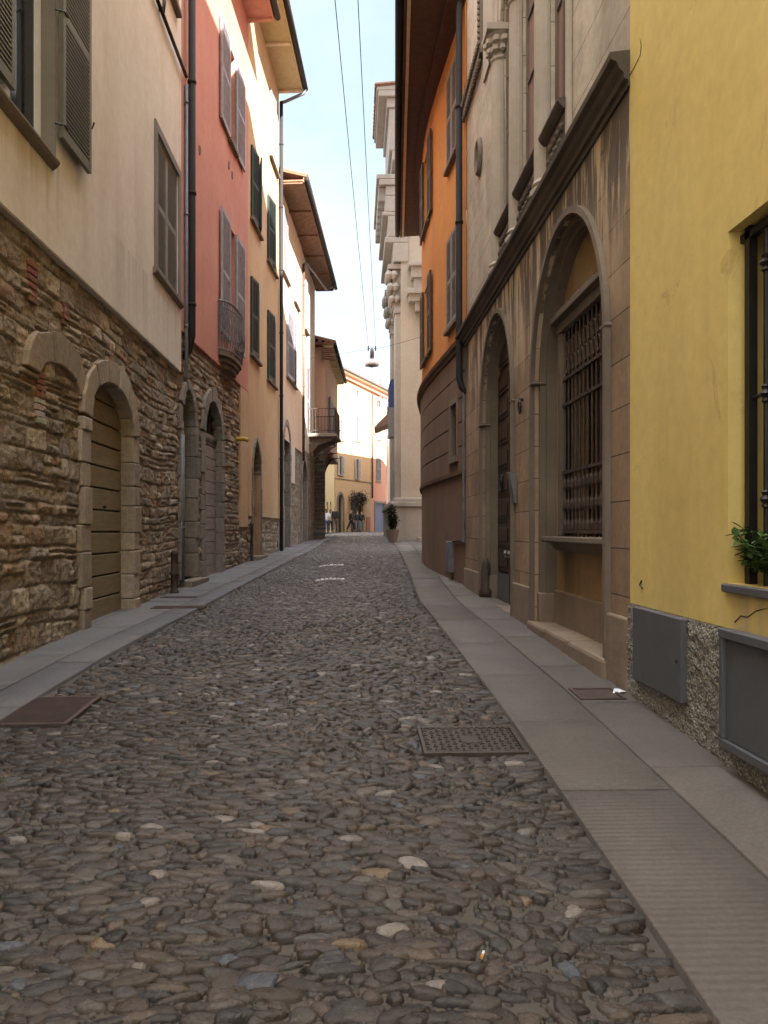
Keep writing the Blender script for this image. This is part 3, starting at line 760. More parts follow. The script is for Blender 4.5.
def slabs(seed, xs, lo, hi):
    r = random.Random(seed); cache = {}
    def f(x, y):
        strip = 0 if x < xs else 1; k = (strip, int((y + 20 + strip * .6) / 1.35))
        if k not in cache: v = r.uniform(lo, hi); cache[k] = (v, v * r.uniform(.97, 1.03), v * r.uniform(.95, 1.04))
        return cache[k]
    return f
# pavements are laid slab by slab with open joints
def pave(name, strips, mat, y0, y1, seed, dz=.028, ln=(1.0, 1.7)):
    r = random.Random(seed); V = []; Q = []; C = []
    for xa, xb in strips:
        y = y0
        while y < y1:
            l = r.uniform(*ln) * (1 if y < 25 else 3); ye = min(y + l, y1); v = r.uniform(.82, 1.12); c = (v, v * r.uniform(.97, 1.02), v * r.uniform(.95, 1.03)); t = r.uniform(-.003, .003)
            k = 6 if y < 20 else 3; g_ = .0055
            for i in range(k):
                ya = y + g_ + (ye - y - 2 * g_) * i / k; yb = y + g_ + (ye - y - 2 * g_) * (i + 1) / k
                b = len(V)
                for yy_ in (ya, yb):
                    x0, x1 = xa(yy_) + g_, xb(yy_) - g_
                    for x_ in (x0, x1):
                        z = float(G(x_, yy_)) + dz + t; V += [(x_, yy_, z - .12), (x_, yy_, z)]; C += [c, c]
                # order: (ya,x0 lo,hi),(ya,x1 lo,hi),(yb,x0..),(yb,x1..)
                Q += [(b + 1, b + 3, b + 7, b + 5), (b, b + 1, b + 5, b + 4), (b + 2, b + 6, b + 7, b + 3)]
                if i == 0: Q.append((b, b + 2, b + 3, b + 1))
                if i == k - 1: Q.append((b + 4, b + 5, b + 7, b + 6))
            y = ye
    o = np_mesh(name, np.array(V), np.array(Q), np.array(C), mat, None, smooth=False); o['kind'] = 'structure'
    m = o.modifiers.new('b', 'BEVEL'); m.width = .004; m.limit_method = 'ANGLE'; m.angle_limit = .9
    return o
pave('pavement_right', [(lambda y: rk(y), lambda y: rk(y) + .52), (lambda y: rk(y) + .52, lambda y: 3.2 if y > 20 else 2.05)], M['pave_r'], -10, 46, 5)
pave('pavement_left', [(lambda y: lk(y) - .34, lambda y: lk(y)), (lambda y: lk(y) - 1.6, lambda y: lk(y) - .34)], M['pave_l'], -10, 46, 9)
pl = ribbon('plaza', list(np.arange(46, 80, 1.)), lambda y: -8, lambda y: 12, 8, -.05, M['earth'])

# ------------------------------------------------------------------ LEFT: cream house on rubble
fL1 = Fac((-2.86, 0), (-2.86, 12.8), 1)
ZS = 4.08                                # stone / plaster line
cream = thing('cream_house', 'cream plastered house over a rubble stone ground floor with arched plank garage door', 'house', (-2.86, 6, 0))
wA0, wA1 = fL1.u(10, .055), fL1.u(56, .055); wAz = fL1.z(60, 162, .12)
w2u0, w2u1 = fL1.u(152.5), fL1.u(174.5); w2z0 = fL1.z(152, 270); w2z1 = fL1.z(153, 133)
gu0, gu1 = fL1.u(88), fL1.u(131); gzs = fL1.z(131, 437); gza = fL1.z(112, 385); gzb = G(-2.8, 9.3)
garage = arch(gu0, gu1, gzb - .05, gzs, gza)
bu0, bu1 = fL1.u(37), fL1.u(78); bzs = fL1.z(78, 395); bza = fL1.z(52, 362)
mb = MB()
holes = [rect(wA0, wA1, wAz, wAz + 2.3), rect(w2u0, w2u1, w2z0, w2z1), rect(10.9, 12.4, fL1.z(170, 4), fL1.z(170, 4) + 1.6)]
sheet(mb, fL1, rect(-9, 12.8, ZS, 17), holes, n=.055, depth=.3)
mb.fbox(fL1, -9, 12.8, -.25, .05, ZS - .012, ZS)
body(mb, fL1, -9, 12.8, ZS, 17, .055, 7); mb.build('wall', M['cream'], cream)
mb = MB(); mb.fbox(fL1, -9, 12.78, -7, -.45, -2.5, ZS); mb.build('core', M['black'], cream)
stone_relief(fL1, 1.5, 12.8, -.35, ZS - .012, .017, [garage], 11, cream, rows=(.09, .26), wid=(.13, .45), amp=.038, n0=-.03)
mb = MB(); mb.fbox(fL1, -9, 1.52, -.4, -.02, -2.5, ZS - .012); mb.build('rear_wall', M['sill'], cream)
r_ = random.Random(2); sc_ = [(.30, .24, .17), (.27, .225, .165), (.33, .27, .2), (.25, .21, .165), (.36, .31, .25)]
mb = MB(); voussoirs(mb, fL1, garage, .27, -.32, .045, sc_, (.22, .42), 7, 4); gs = mb.build('door_surround', M['voussoir'], cream, bevel=.014)
mb = MB(); reveal(mb, fL1, off_arch(garage, .014), -.02, -.42); mb.build('door_reveal', M['sill'], cream)
blind = arch(bu0, bu1, bzs - .05, bzs, bza)
mb = MB(); voussoirs(mb, fL1, blind, .30, -.2, .035, [(.27, .21, .14), (.24, .19, .135), (.29, .22, .15)], (.3, .4), 5, 8); mb.build('blind_arch', M['voussoir'], cream, bevel=.014)
mb = MB(); voussoirs(mb, fL1, [(bu0 + .02, bzs - 1.1), (bu0 + .03, bzs - 1.1), (bu0 + .03, bzs - .1), (bu0 + .02, bzs - .1)], .001, 0, 0, sc_) if False else None
# brick patches in the rubble
rr = random.Random(6)
for px, pa, pb, wd in ((41, 362, 398, .1), (33, 262, 303, .09), (66, 304, 326, .08), (41, 400, 424, .1)):
    mb = MB(); u = fL1.u(px); za, zb = fL1.z(px, pb), fL1.z(px, pa); z = za
    while z < zb:
        c = (.21, .085, .05) if px != 41 or pa < 390 else (.42, .36, .29)
        c = tuple(q * rr.uniform(.8, 1.2) for q in c); mb.fbox(fL1, u - wd + rr.uniform(-.02, .02), u + wd + rr.uniform(-.02, .02), -.1, .008 + rr.uniform(-.01, .008), z, z + .052, c); z += .062
    mb.build('brick_patch', M['voussoir'], cream, bevel=.006)
# garage door: horizontal planks
mb = MB(); z = gzb + .01; k = 0; dn = -.13
dl = [(gu0 - .05 + .0, 0)]
while z < gza + .1:
    h = .262; mb.fbox(fL1, gu0 - .04, gu1 + .04, dn - .03, dn, z, z + h - .022); z += h
gd = mb.build('garage_door', M['door_tan'], cream, bevel=.006)
mb = MB(); mb.fbox(fL1, gu0 - .04, gu1 + .04, dn - .06, dn - .031, gzb - .1, gza + .1); mb.build('door_backing', M['black'], gd)
mb = MB(); mb.ball(fL1.P((gu0 + gu1) / 2 + .1, dn + .02, gzb + 1.35), .022, 8); mb.tube([fL1.P((gu0 + gu1) / 2 + .1, dn, gzb + 1.35), fL1.P((gu0 + gu1) / 2 + .1, dn + .02, gzb + 1.35)], .012, 8); mb.build('door_knob', M['iron'], gd)
mb = MB(); mb.fbox(fL1, gu0 - .25, gu1 + .1, -.35, .1, gzb - .2, gzb + .0); mb.build('threshold', M['sill'], cream, bevel=.015)
# window near the camera: tall casement, olive shutters thrown open
us_ = fL1.u(34.5, -.085)
wa = casement(fL1, wA0 + .03, wA1 - .02, wAz + .02, wAz + 2.25, -.15, cream, M['white'], M['curtain'], 2, False)
mb = MB(); mb.fbox(fL1, us_, wA1 - .02, -.098, -.082, wAz + .02, wAz + 2.25); mb.build('sash_stile', M['white'], wa)
mb = MB(); mb.fbox(fL1, wA0 + .1, us_ - .003, -.094, -.09, wAz + .09, wAz + 2.2); mb.build('pane', M['glass'], wa)
mb = MB(); mb.fbox(fL1, wA1 - .016, wA1 - .003, -.29, .057, wAz, wAz + 2.3); mb.fbox(fL1, wA0 + .003, wA0 + .016, -.29, .057, wAz, wAz + 2.3); mb.build('frame', M['greyframe'], wa)
mb = MB(); mb.prof(fL1, wA0 - .9, fL1.u(60.5, .13), [(-.28, wAz - .09), (.07, wAz - .09), (.11, wAz - .06), (.13, wAz - .03), (.13, wAz - .003), (-.28, wAz - .003)]); mb.build('sill', M['sill'], wa, bevel=.006)
sh0, sh1 = fL1.u(61, .11), fL1.u(90, .13); zsh = fL1.z(88.5, 172, .13)
louvre(fL1.ang(sh0, .09, 1), sh1 - sh0, zsh, zsh + 2.35, 'shutter', M['greenshut'], wa, t=.045, flip=True)
louvre(fL1.ang(fL1.u(12, .1), .13, 179), .8, fL1.z(12, 86, .13), zsh + 2.35, 'shutter', M['greenshut'], wa, t=.045)
for z in (zsh + .12, zsh + 1.2):
    mb = MB(); mb.tube([fL1.P(sh0 - .03, .06, z), fL1.P(sh0 + .01, .14, z), fL1.P(sh0 + .09, .142, z)], .009, 6); mb.build('hinge', M['iron'], wa)
mb = MB(); mb.tube([fL1.P(sh1 - .02, .06, zsh + .5), fL1.P(sh1 + .04, .14, zsh + .5), fL1.P(sh1 + .04, .16, zsh + .56)], .011, 6); mb.build('shutter_catch', M['iron'], wa)
add_stain(M['cream'], wA0 - .6, wA1 + .25, ZS, wAz, (.27, .17, .09), .75); add_stain(M['cream'], 9.2, 12.8, ZS - .3, ZS + .9, (.33, .26, .19), .45)
# second window, shutters closed
w2 = casement(fL1, w2u0, w2u1, w2z0, w2z1, -.16, cream, M['greyframe'], M['glass'], 1)
mb = MB(); s = .13
mb.fbox(fL1, w2u0 - s, w2u0, .052, .085, w2z0, w2z1 + s); mb.fbox(fL1, w2u1, w2u1 + s, .052, .085, w2z0, w2z1 + s); mb.fbox(fL1, w2u0, w2u1, .052, .085, w2z1, w2z1 + s); mb.build('frame', M['greyframe'], w2, bevel=.004)
mb = MB(); mb.prof(fL1, w2u0 - .2, w2u1 + .2, [(.0, w2z0 - .1), (.08, w2z0 - .1), (.12, w2z0 - .06), (.12, w2z0 - .003), (0, w2z0 - .003)]); mb.build('sill', M['sill'], w2, bevel=.005)
hw = (w2u1 - w2u0) / 2
for a in (w2u0, w2u0 + hw): louvre(fL1.ang(a + .003, .0, 0), hw - .006, w2z0 + .01, w2z1 - .005, 'shutter', M['greyshut'], w2, t=.04)
z3 = fL1.z(170, 4); unit(fL1, cream, 10.9, 12.4, z3, z3 + 1.6, .16, .7, M['greyshut'], closed=True, proud=.055)
mb = MB(); zz = fL1.z(153, 7)
mb.tube([fL1.P(fL1.u(153, .1), .1, zz), fL1.P(12.9, .12, zz)], .03, 8); mb.tube([fL1.P(fL1.u(153, .1) + .05, -.0, zz), fL1.P(fL1.u(153, .1) + .05, .1, zz)], .015, 6)
mb.tube([fL1.P(fL1.u(162, .1), .0, zz + .06), fL1.P(fL1.u(162, .1), .12, zz + .02), fL1.P(fL1.u(162, .1), .14, zz + .22)], .03, 8); mb.build('shutter_rail', M['iron'], cream, smooth=True)

# ------------------------------------------------------------------ LEFT: red house
fL2 = Fac((-2.86, 12.8), (-2.5, 18.7), 1)
red = thing('red_house', 'brick red plastered house with an ornate iron balcony above two stone arches', 'house', (-2.7, 15.7, 0))
zR = E + 3.35; l2 = fL2.L
a1 = arch(fL2.u(182), fL2.u(194.5), G(-2.5, 13.5) + .12, fL2.z(190, 425), fL2.z(188, 390))
a2 = arch(fL2.u(204.5), fL2.u(221), G(-2.5, 15) - .02, fL2.z(220, 440), fL2.z(213, 402))
ru0, ru1 = fL2.u(227), fL2.u(233.5); rz1 = fL2.z(216, 9); rz0 = fL2.z(216, 113); sz1 = fL2.z(216, 204); sz0 = fL2.z(217, 330)
mb = MB(); sheet(mb, fL2, rect(0, l2, zR, E + 12.4), [rect(ru0, ru1, rz0, rz1), rect(ru0, ru1, sz0, sz1)], n=.03, depth=.3)
mb.fbox(fL2, 0, l2, -.2, .025, zR - .01, zR); body(mb, fL2, 0, l2, zR, E + 12.4, .03, 7); mb.build('wall', M['red'], red)
mb = MB(); mb.fbox(fL2, 0, l2, -7, -.5, -2, zR); mb.build('core', M['black'], red)
stone_relief(fL2, 0, fL2.u(239.5), -.1, zR - .01, .025, [a1, a2], 23, red, rows=(.09, .16), wid=(.16, .4), amp=.045, n0=-.04)
gc_ = [(.20, .18, .155), (.23, .205, .18), (.17, .155, .14), (.22, .19, .16)]
for a, w_, sd in ((a1, .17, 3), (a2, .25, 5)):
    mb = MB(); voussoirs(mb, fL2, a, w_, -.3, .03, gc_, (.25, .45), 7, sd); mb.build('door_surround', M['voussoir'], red, bevel=.012)
    mb = MB(); reveal(mb, fL2, off_arch(a, .014), -.02, -.45); mb.build('door_reveal', M['sill'], red)
mb = MB(); uu0, uu1 = a1[0][0], a1[1][0]; rr = random.Random(3); z = a1[0][1]
while z < a1[2][1]:
    h = rr.uniform(.2, .3); mb.fbox(fL2, uu0 + .25, uu1, -.42, -.2, z, z + h - .01, rr.choice(gc_)); z += h
mb.build('blocking_stones', M['voussoir'], red, bevel=.01)
mb = MB(); mb.fbox(fL2, uu0 - .05, uu1 + .05, -.46, -.41, 0, a1[-1][1] + 2); mb.build('inner_door', M['door_dark'], red)
mb = MB(); mb.fbox(fL2, uu0 - .1, uu1 + .2, -.3, .22, a1[0][1] - .25, a1[0][1]); mb.build('door_step', M['sill'], red, bevel=.015)
uu0, uu1 = a2[0][0], a2[1][0]; mb = MB(); z = a2[0][1]; ztop = fL2.z(204, 437)
while z < ztop:
    mb.fbox(fL2, uu0, uu1, -.15, -.11, z, z + .225); z += .24
pd = mb.build('plank_door', M['door_grey'], red, bevel=.005)
mb = MB(); mb.fbox(fL2, uu0, uu1, -.2, -.16, 0, 5); mb.build('door_backing', M['black'], pd)
mb = MB(); mb.tube([fL2.P(uu0 + .35, -.08, G(-2.5, 15) + 1.3), fL2.P(uu0 + .35, -.08, G(-2.5, 15) + 1.7)], .014, 6); mb.build('door_handle', M['iron'], pd)
mb = MB(); mb.fbox(fL2, uu0, uu1, -.15, -.09, ztop, ztop + .07); c = (uu0 + uu1) / 2
for k in range(9):
    t = PI * k / 8; mb.tube([fL2.P(c, -.12, ztop + .07), fL2.P(c + .8 * math.cos(t), -.12, ztop + .07 + .8 * math.sin(t))], .01, 5)
mb.build('fanlight_grille', M['iron'], pd)
unit(fL2, red, ru0, ru1, rz0, rz1, .14, .88, M['lilacshut'], 1, 1, proud=.03, sillm=M['greyframe'])
unit(fL2, red, ru0, ru1, sz0, sz1, .14, .88, M['lilacshut'], 1, 1, proud=.03, sill=False)
# belly balcony
def belly_balcony(f, parent, u0, u1, z0, h, dep, mat, n0=.03):
    mb = MB(); c = (u0 + u1) / 2
    def out(t, z):   # plan curve, bellied
        b = dep + .08 * math.sin(PI * (z - z0) / h * .9) * (1 if z < z0 + h * .7 else .6); a = PI * t
        return f.P(c - (u1 - u0) / 2 * math.cos(a) * (1 if abs(math.cos(a)) > .0 else 1), n0 + b * min(1, (1 - abs(math.cos(a)) ** 3.2) ** .6), z)
    slab = MB(); T = [i / 16 for i in range(17)]
    for j in range(3):
        za, zb = z0 - .3 + j * .1, z0 - .2 + j * .1; sc = .62 + .19 * j
        pts = [Vector(out(t, z0)) for t in T]; cc = Vector(f.P(c, n0, z0)); pts = [cc + (p - cc) * sc for p in pts]
        m = len(pts); slab.add([(p.x, p.y, za) for p in pts] + [(p.x, p.y, zb) for p in pts], [tuple(range(m))[::-1], tuple(range(m, 2 * m))] + [(i, (i + 1) % m, (i + 1) % m + m, i + m) for i in range(m)])
    k = 20
    for i in range(k + 1):
        t = i / k; mb.tube([out(t, z0 + h * q / 5) for q in range(6)], .011, 5)
        if i < k and i % 2 == 0:
            for zc, rr_ in ((.25, .05), (.5, .06), (.75, .045)):
                p = Vector(out((i + .9) / k, z0 + h * zc)); d = (Vector(out((i + 1.8) / k, z0)) - Vector(out(i / k, z0))).normalized()
                ring = [p + rr_ * (d * math.cos(q) + Vector((0, 0, 1)) * math.sin(q) * 1.4) for q in [2 * PI * s_ / 8 for s_ in range(9)]]
                mb.tube(ring, .009, 4, cap=False)
    for z, r in ((z0 + .03, .018), (z0 + h * .86, .012), (z0 + h, .022)): mb.tube([out(t / 24, z) for t in range(25)], r, 6)
    b = mb.build('balcony', mat, parent); slab.build('balcony_floor', M['sill'], b, bevel=.01); return b
belly_balcony(fL2, red, fL2.u(216.5), fL2.u(236) - .1, fL2.z(218, 357) + .12, 1.0, .22, paint('grey_floral_ironwork', (.13, .12, .12), .6, .4))
for px, py in ((228.5, 165), (232, 175), (199.5, 150)):
    mb = MB(); u, z = fL2.uz(px, py, .03)
    pts = [fL2.P(u + .06 * math.cos(2 * PI * i / 12), .03, z + .08 * math.sin(2 * PI * i / 12)) for i in range(13)]; mb.tube(pts, .016, 6, cap=False)
    mb.fbox(fL2, u - .045, u + .045, .02, .035, z - .06, z + .06); mb.build('vent_cover', M['sill'], red)
roof(fL2, red, 0, l2, E + 12.35, .72, sofm='soffit_p', gut='pipe', boards=2, boardm='soffit_p')
p = fL2.P(fL2.u(192, .14), .14, 0); zt = fL2.z(192, 335, .14); zq = fL2.z(192, 350, .14)
pipe(red, [(p[0], p[1], E + 12.3), (p[0], p[1], zt), (p[0] - .06, p[1] + .05, zq), (p[0] - .25, p[1] + .1, zq - .15)], .062, M['pipe'])
p = fL2.P(fL2.u(186.5, .07), .07, 0)
pipe(red, [(p[0], p[1], fL2.z(187, 95)), (p[0], p[1], fL2.z(187, 380)), (p[0] - .03, p[1] + .02, fL2.z(187, 384))], .03, M['pipe_g'], 'conduit')
p = fL2.P(fL2.u(182, .03), .03, 0)
pipe(red, [(p[0], p[1], fL2.z(182, 435)), (p[0], p[1], G(-2.6, 13) + .1)], .045, M['pipe_g'], 'conduit')
mb = MB(); u, z = fL2.uz(237, 439, .0); mb.tube([fL2.P(u, -.1, z), fL2.P(u, .2, z), fL2.P(u, .26, z - .05)], .05, 8); mb.build('drain_spout', paint('yellow_pipe', (.5, .3, .05)), red, smooth=True)

# ------------------------------------------------------------------ LEFT: ochre house
fL3 = Fac((-2.5, 18.7), (-2.19, 23.4), 1); l3 = fL3.L
och = thing('ochre_house', 'ochre plastered house with dark green shutters and a pointed stone doorway', 'house', (-2.4, 21, 0))
zO = E + 13.35; zb3 = fL3.z(262, 517)
pd_ = arch(fL3.u(251.5), fL3.u(259.5), G(-2.2, 20) + .1, fL3.z(259, 472), fL3.z(255, 440), 'pointed')
W3 = [(249.3, 259, E + 7.7, E + 9.5, 'darkgreen', (5, 14)), (249, 258, E + 4.35, E + 6.25, 'darkgreen', (6, 5)), (266, 274.5, E + 7.5, E + 9.3, 'darkgreen', (7, 6)), (266, 274.5, E + 4.2, E + 6.1, 'darkgreen', (5, 8)),
      (268.5, 276, E + 10.6, E + 12.5, 'whiteshut', (3, 2))]
hs = [rect(fL3.u(a), fL3.u(b), c, d) for a, b, c, d, *_ in W3]
mb = MB(); sheet(mb, fL3, rect(0, l3, zb3, zO), hs + [[(u, max(z, zb3 + .001)) for u, z in pd_]], n=.03, depth=.3, rev=False)
for h in hs: reveal(mb, fL3, h, .03, -.3)
reveal(mb, fL3, pd_, .03, -.5)
body(mb, fL3, 0, l3, zb3, zO, .03, 7)
u239 = fL2.u(239.5); mb.fbox(fL2, u239, fL2.L - .003, -.2, .025, fL2.z(243, 527), zR - .012); mb.build('wall', M['ochre'], och)
stone_relief(fL2, u239, fL2.L, .2, fL2.z(243, 527), .035, [], 29, och, amp=.04, n0=-.03, name='stone_base')
stone_relief(fL3, 0, l3, .3, zb3, .035, [pd_], 31, och, amp=.04, n0=-.02, name='stone_base')
mb = MB(); mb.fbox(fL3, 0, l3, -6, -.55, -1, zb3); mb.build('core', M['black'], och)
mb = MB(); voussoirs(mb, fL3, pd_, .13, -.3, .06, gc_, (.3, .5), 7, 6); mb.build('door_surround', M['voussoir'], och, bevel=.01)
mb = MB(); mb.fbox(fL3, pd_[0][0], pd_[1][0], -.45, -.4, 0, 4.2); k = 6
for i in range(k): mb.fbox(fL3, pd_[0][0] + (pd_[1][0] - pd_[0][0]) * i / k + .01, pd_[0][0] + (pd_[1][0] - pd_[0][0]) * (i + 1) / k - .01, -.4, -.38, 0, 4.1)
mb.build('door', M['door_grey'], och)
mb = MB(); mb.fbox(fL3, pd_[0][0] - .1, pd_[1][0] + .15, -.3, .2, pd_[0][1] - .2, pd_[0][1]); mb.build('door_step', M['sill'], och, bevel=.01)
for h, (a, b, c, d, s, lw) in zip(hs, W3): unit(fL3, och, h[0][0], h[1][0], c, d, .18, None, M[s], ajar=lw, proud=.03)
roof(fL3, och, 0, l3, zO - .05, .82, sofm='soffit_y', gut='pipe', boards=3)
p = fL3.P(l3 - .1, .12, 0); pipe(och, [(p[0], p[1], zO - .4), (p[0], p[1], G(-2, 23.3))], .055, M['pipe'])
mb = MB(); q = fL3.P(l3 - .1, .85, zO - .02); mb.tube([q, (q[0] - .05, q[1], q[2] - .15), (p[0] + .1, p[1], zO - .4), (p[0], p[1], zO - .42)], .05, 8); mb.build('swan_neck', M['pipe_g'], och, smooth=True)

# ------------------------------------------------------------------ LEFT: pink and pale house
fL4 = Fac((-2.19, 23.4), (-1.53, 33.5), 1); l4 = fL4.L
pk = thing('pink_house', 'pale pink house with deep brown wooden eaves and white shutters', 'house', (-1.9, 28, 0))
uP = fL4.u(301.5); zE4 = E + 10.6
W4 = [(280.5, 287.5, (281, 206), (281, 270), 'whiteshut', (4, 3)), (285.5, 294.5, (287, 311), (287, 378), 'lilacshut', (4, 10)), (293, 297.5, (293, 260), (293, 300), 'whiteshut', (2, 2)),
      (303.8, 307, (304, 280), (304, 328), 'lilacshut', (2, 3))]
H4 = []
for a, b, t, q, s, lw in W4: H4.append(rect(fL4.u(a), fL4.u(b), fL4.z(*q), fL4.z(*t)))
dr = rect(fL4.u(307), fL4.u(310), fL4.z(308, 436), fL4.z(308, 365))
fd = arch(fL4.u(282.8), fL4.u(289), G(-2, 25) - .05, fL4.z(286, 452), fL4.z(286, 426))
ad = arch(fL4.u(301.5), fL4.u(306.3), G(-2, 30) - .05, fL4.z(304, 480), fL4.z(304, 461))
zs4 = E + 2.9
mb = MB(); sheet(mb, fL4, rect(0, uP, zs4, zE4), H4[:3], n=.03, depth=.25); body(mb, fL4, 0, uP, zs4, zE4, .03, 7); mb.build('wall', M['pink'], pk)
mb = MB(); sheet(mb, fL4, rect(uP, l4, zs4 + .2, zE4), [H4[3], dr], n=.0, depth=.25); body(mb, fL4, uP, l4, zs4 + .2, zE4, .0, 7); mb.build('wall', M['pale'], pk, )
stone_relief(fL4, 0, l4, .4, zs4 + .2, .045, [fd, ad], 37, pk, amp=.04, n0=-.03, pal=[(.24, .2, .165), (.2, .18, .16), (.28, .24, .2), (.18, .16, .145)])
mb = MB(); mb.fbox(fL4, 0, l4, -6, -.5, -1, zs4); mb.build('core', M['black'], pk)
mb = MB(); mb.fbox(fL4, 0, fd[0][0] - .25, -.1, .035, 1.2 + .6, zs4 - .002); mb.build('plaster_patch', M['pink'], pk); mb = MB(); mb.fbox(fL4, fd[1][0] + .25, fd[1][0] + 1.2, -.1, .035, G(-2, 26) + 2.2, zs4 - .002); mb.build('plaster_patch', M['pale'], pk)
for a, sd in ((fd, 3), (ad, 8)):
    mb = MB(); voussoirs(mb, fL4, a, .2, -.3, .05, [(.25, .22, .19), (.21, .19, .17)], (.4, .6), 7, sd); mb.build('door_surround', M['voussoir'], pk, bevel=.01)
mb = MB(); mb.fbox(fL4, fd[0][0], fd[1][0], -.3, -.25, 0, fL4.z(286, 452)); dd = mb.build('door', M['door_blue'], pk)
mb = MB(); c = (fd[0][0] + fd[1][0]) / 2; zc = fL4.z(286, 452)
for k in range(9):
    t = PI * k / 8; mb.tube([fL4.P(c, -.22, zc), fL4.P(c + 1.0 * math.cos(t), -.22, zc + 1.1 * math.sin(t))], .02, 5)
mb.fbox(fL4, fd[0][0], fd[1][0], -.25, -.2, zc, zc + .06); mb.build('fanlight_grille', M['iron'], dd)
mb = MB(); mb.fbox(fL4, ad[0][0], ad[1][0], -.35, -.3, 0, 5); mb.build('door', M['door_dark'], pk)
for h, (a, b, t, q, s, lw) in zip(H4, W4): unit(fL4, pk, h[0][0], h[1][0], h[0][1], h[2][1], .15, None, M[s], ajar=lw, proud=.03)
louvre(fL4.ang(dr[0][0], -.05, 0), dr[1][0] - dr[0][0], dr[0][1] + .02, dr[2][1], 'balcony_door', M['lilacshut'], pk)
roof(fL4, pk, 0, l4 + .5, zE4 - .02, .85, back=6, rise=1.8, sofm='wood_old', gut='pipe', boards=6, boardm='wood_old')
p = fL4.P(uP, .08, 0); pipe(pk, [(p[0], p[1], zE4 - .6), (p[0], p[1], E + 2.6)], .05, M['copper'])
mb = MB(); q = fL4.P(l4 - .1, .84, zE4); mb.tube([q, (q[0] - .3, q[1] - .5, q[2] - .35), (p[0] + .1, p[1], zE4 - .55), (p[0], p[1], zE4 - .62)], .045, 8); mb.build('swan_neck', M['pipe_g'], pk, smooth=True)
# balcony
bz = fL4.z(309, 434); u0 = l4 - 2.4; u1 = l4 - .1; dp = 1.15
mb = MB(); mb.fbox(fL4, u0, u1, 0, dp, bz - .14, bz); bb = mb.build('balcony', M['sill'], pk, bevel=.02)
mb = MB()
for u in (u0 + .3, u1 - .5):
    mb.prof(fL4, u, u + .22, [(0, bz - .14), (dp - .15, bz - .14), (dp - .25, bz - .26), (.35, bz - .45), (.1, bz - .75), (0, bz - .8)])
mb.build('bracket', M['sill'], bb)
mb = MB(); path = [(u0 + .05, 0.02), (u0 + .05, dp - .06), (u1 - .05, dp - .06), (u1 - .05, .02)]
for z in (bz + .12, bz + 1.0):
    mb.tube([fL4.P(u, n, z) for u, n in path], .02, 6)
for (a, b) in zip(path[:-1], path[1:]):
    ln = math.hypot(b[0] - a[0], b[1] - a[1]); k = int(ln / .12)
    for i in range(k + 1):
        t = i / k; u, n = a[0] + (b[0] - a[0]) * t, a[1] + (b[1] - a[1]) * t; mb.tube([fL4.P(u, n, bz), fL4.P(u, n, bz + 1.0)], .011, 5)
mb.build('railing', M['rust_iron'], bb)
def front(x0, x1, y):
    f = Fac((x0, y), (x1, y), 1); f.n = Vector((0, -1)); return f
def grid_wall(mb, f, u0, u1, z0, z1, holes, n=0, depth=.25, du=.4):
    us = sorted(set([u0, u1] + [h[i] for h in holes for i in (0, 1)] + [u0 + (u1 - u0) * i / int((u1 - u0) / du) for i in range(int((u1 - u0) / du) + 1)]))
    zs = sorted(set([z0, z1] + [h[i] for h in holes for i in (2, 3)]))
    for a, b in zip(us[:-1], us[1:]):
        if b - a < 1e-5: continue
        for c, d in zip(zs[:-1], zs[1:]):
            if any(h[0] - 1e-6 <= a and b <= h[1] + 1e-6 and h[2] - 1e-6 <= c and d <= h[3] + 1e-6 for h in holes): continue
            mb.add([f.P(a, n, c), f.P(b, n, c), f.P(b, n, d), f.P(a, n, d)], [(0, 1, 2, 3)])
    for h in holes: reveal(mb, f, rect(*h), n, n - depth)

# ------------------------------------------------------------------ salmon house at the narrowing
sal = thing('salmon_house', 'salmon house on a dark stone base, its upper floor jutting out on a curved bracket', 'house', (-1.5, 36, 0))
fSf = front(-3.2, -1.1, 34); fSs = Fac((-1.1, 34), (-.68, 42.5), 1); fSb = Fac((-1.12, 34.02), (-1.5, 44), 1)
zt = E + (530 - 345) / F * 34 - .1; zj = E + (530 - 447) / F * 34
mb = MB(); mb.fbox(fSf, 0, 2.1, -.2, 0, zj, zt); sheet(mb, fSs, rect(0, fSs.L, zj + .1, zt), [rect(2.2, 3.1, E + 4.4, E + 6.2), rect(5.2, 6.1, E + 4.4, E + 6.2)], 0, .2); body(mb, fSs, 0, fSs.L, zj + .1, zt, 0, 2.2); mb.build('wall', M['salmon'], sal)
mb = MB(); mb.fbox(fSf, -3, 2.1, -1., -.004, zt - .02, zt - .01); mb.build('ledge', M['sill'], sal)
stone_relief(fSf, .2, 2.1, .5, zj, .05, [], 41, sal, rows=(.12, .2), wid=(.3, .6), amp=.035, n0=0, pal=[(.13, .125, .12), (.10, .10, .10), (.16, .15, .14), (.12, .11, .10)])
stone_relief(fSb, 0, 6, .5, zj + .1, .07, [], 43, sal, rows=(.12, .2), wid=(.3, .6), amp=.03, n0=0, pal=[(.13, .125, .12), (.10, .10, .10), (.16, .15, .14)])
mb = MB(); mb.box(-3.2, -1.6, 34.08, 43, -1, zj + .05); mb.build('core', M['black'], sal)
mb = MB(); q = []
for i in range(9):
    t = PI / 2 * i / 8; q.append((i, t))
for ua in (.0, 2.6, 5.2):      # curved brackets under the jetty
    n1 = .45 + .06 * ua
    pts = [(-.4, zj - 1.3)] + [(-.0 + n1 * (1 - math.cos(t)) , zj - 1.2 + 1.2 * math.sin(t)) for _, t in q] + [(-.4, zj + .08)]
    mb.prof(fSb, ua + .02, ua + .3, pts)
mb.fbox(fSs, 0, fSs.L, -1.0, .03, zj - .05, zj + .09); mb.build('jetty_bracket', M['wood_old'], sal)
mb = MB(); zc = zj + 1.2
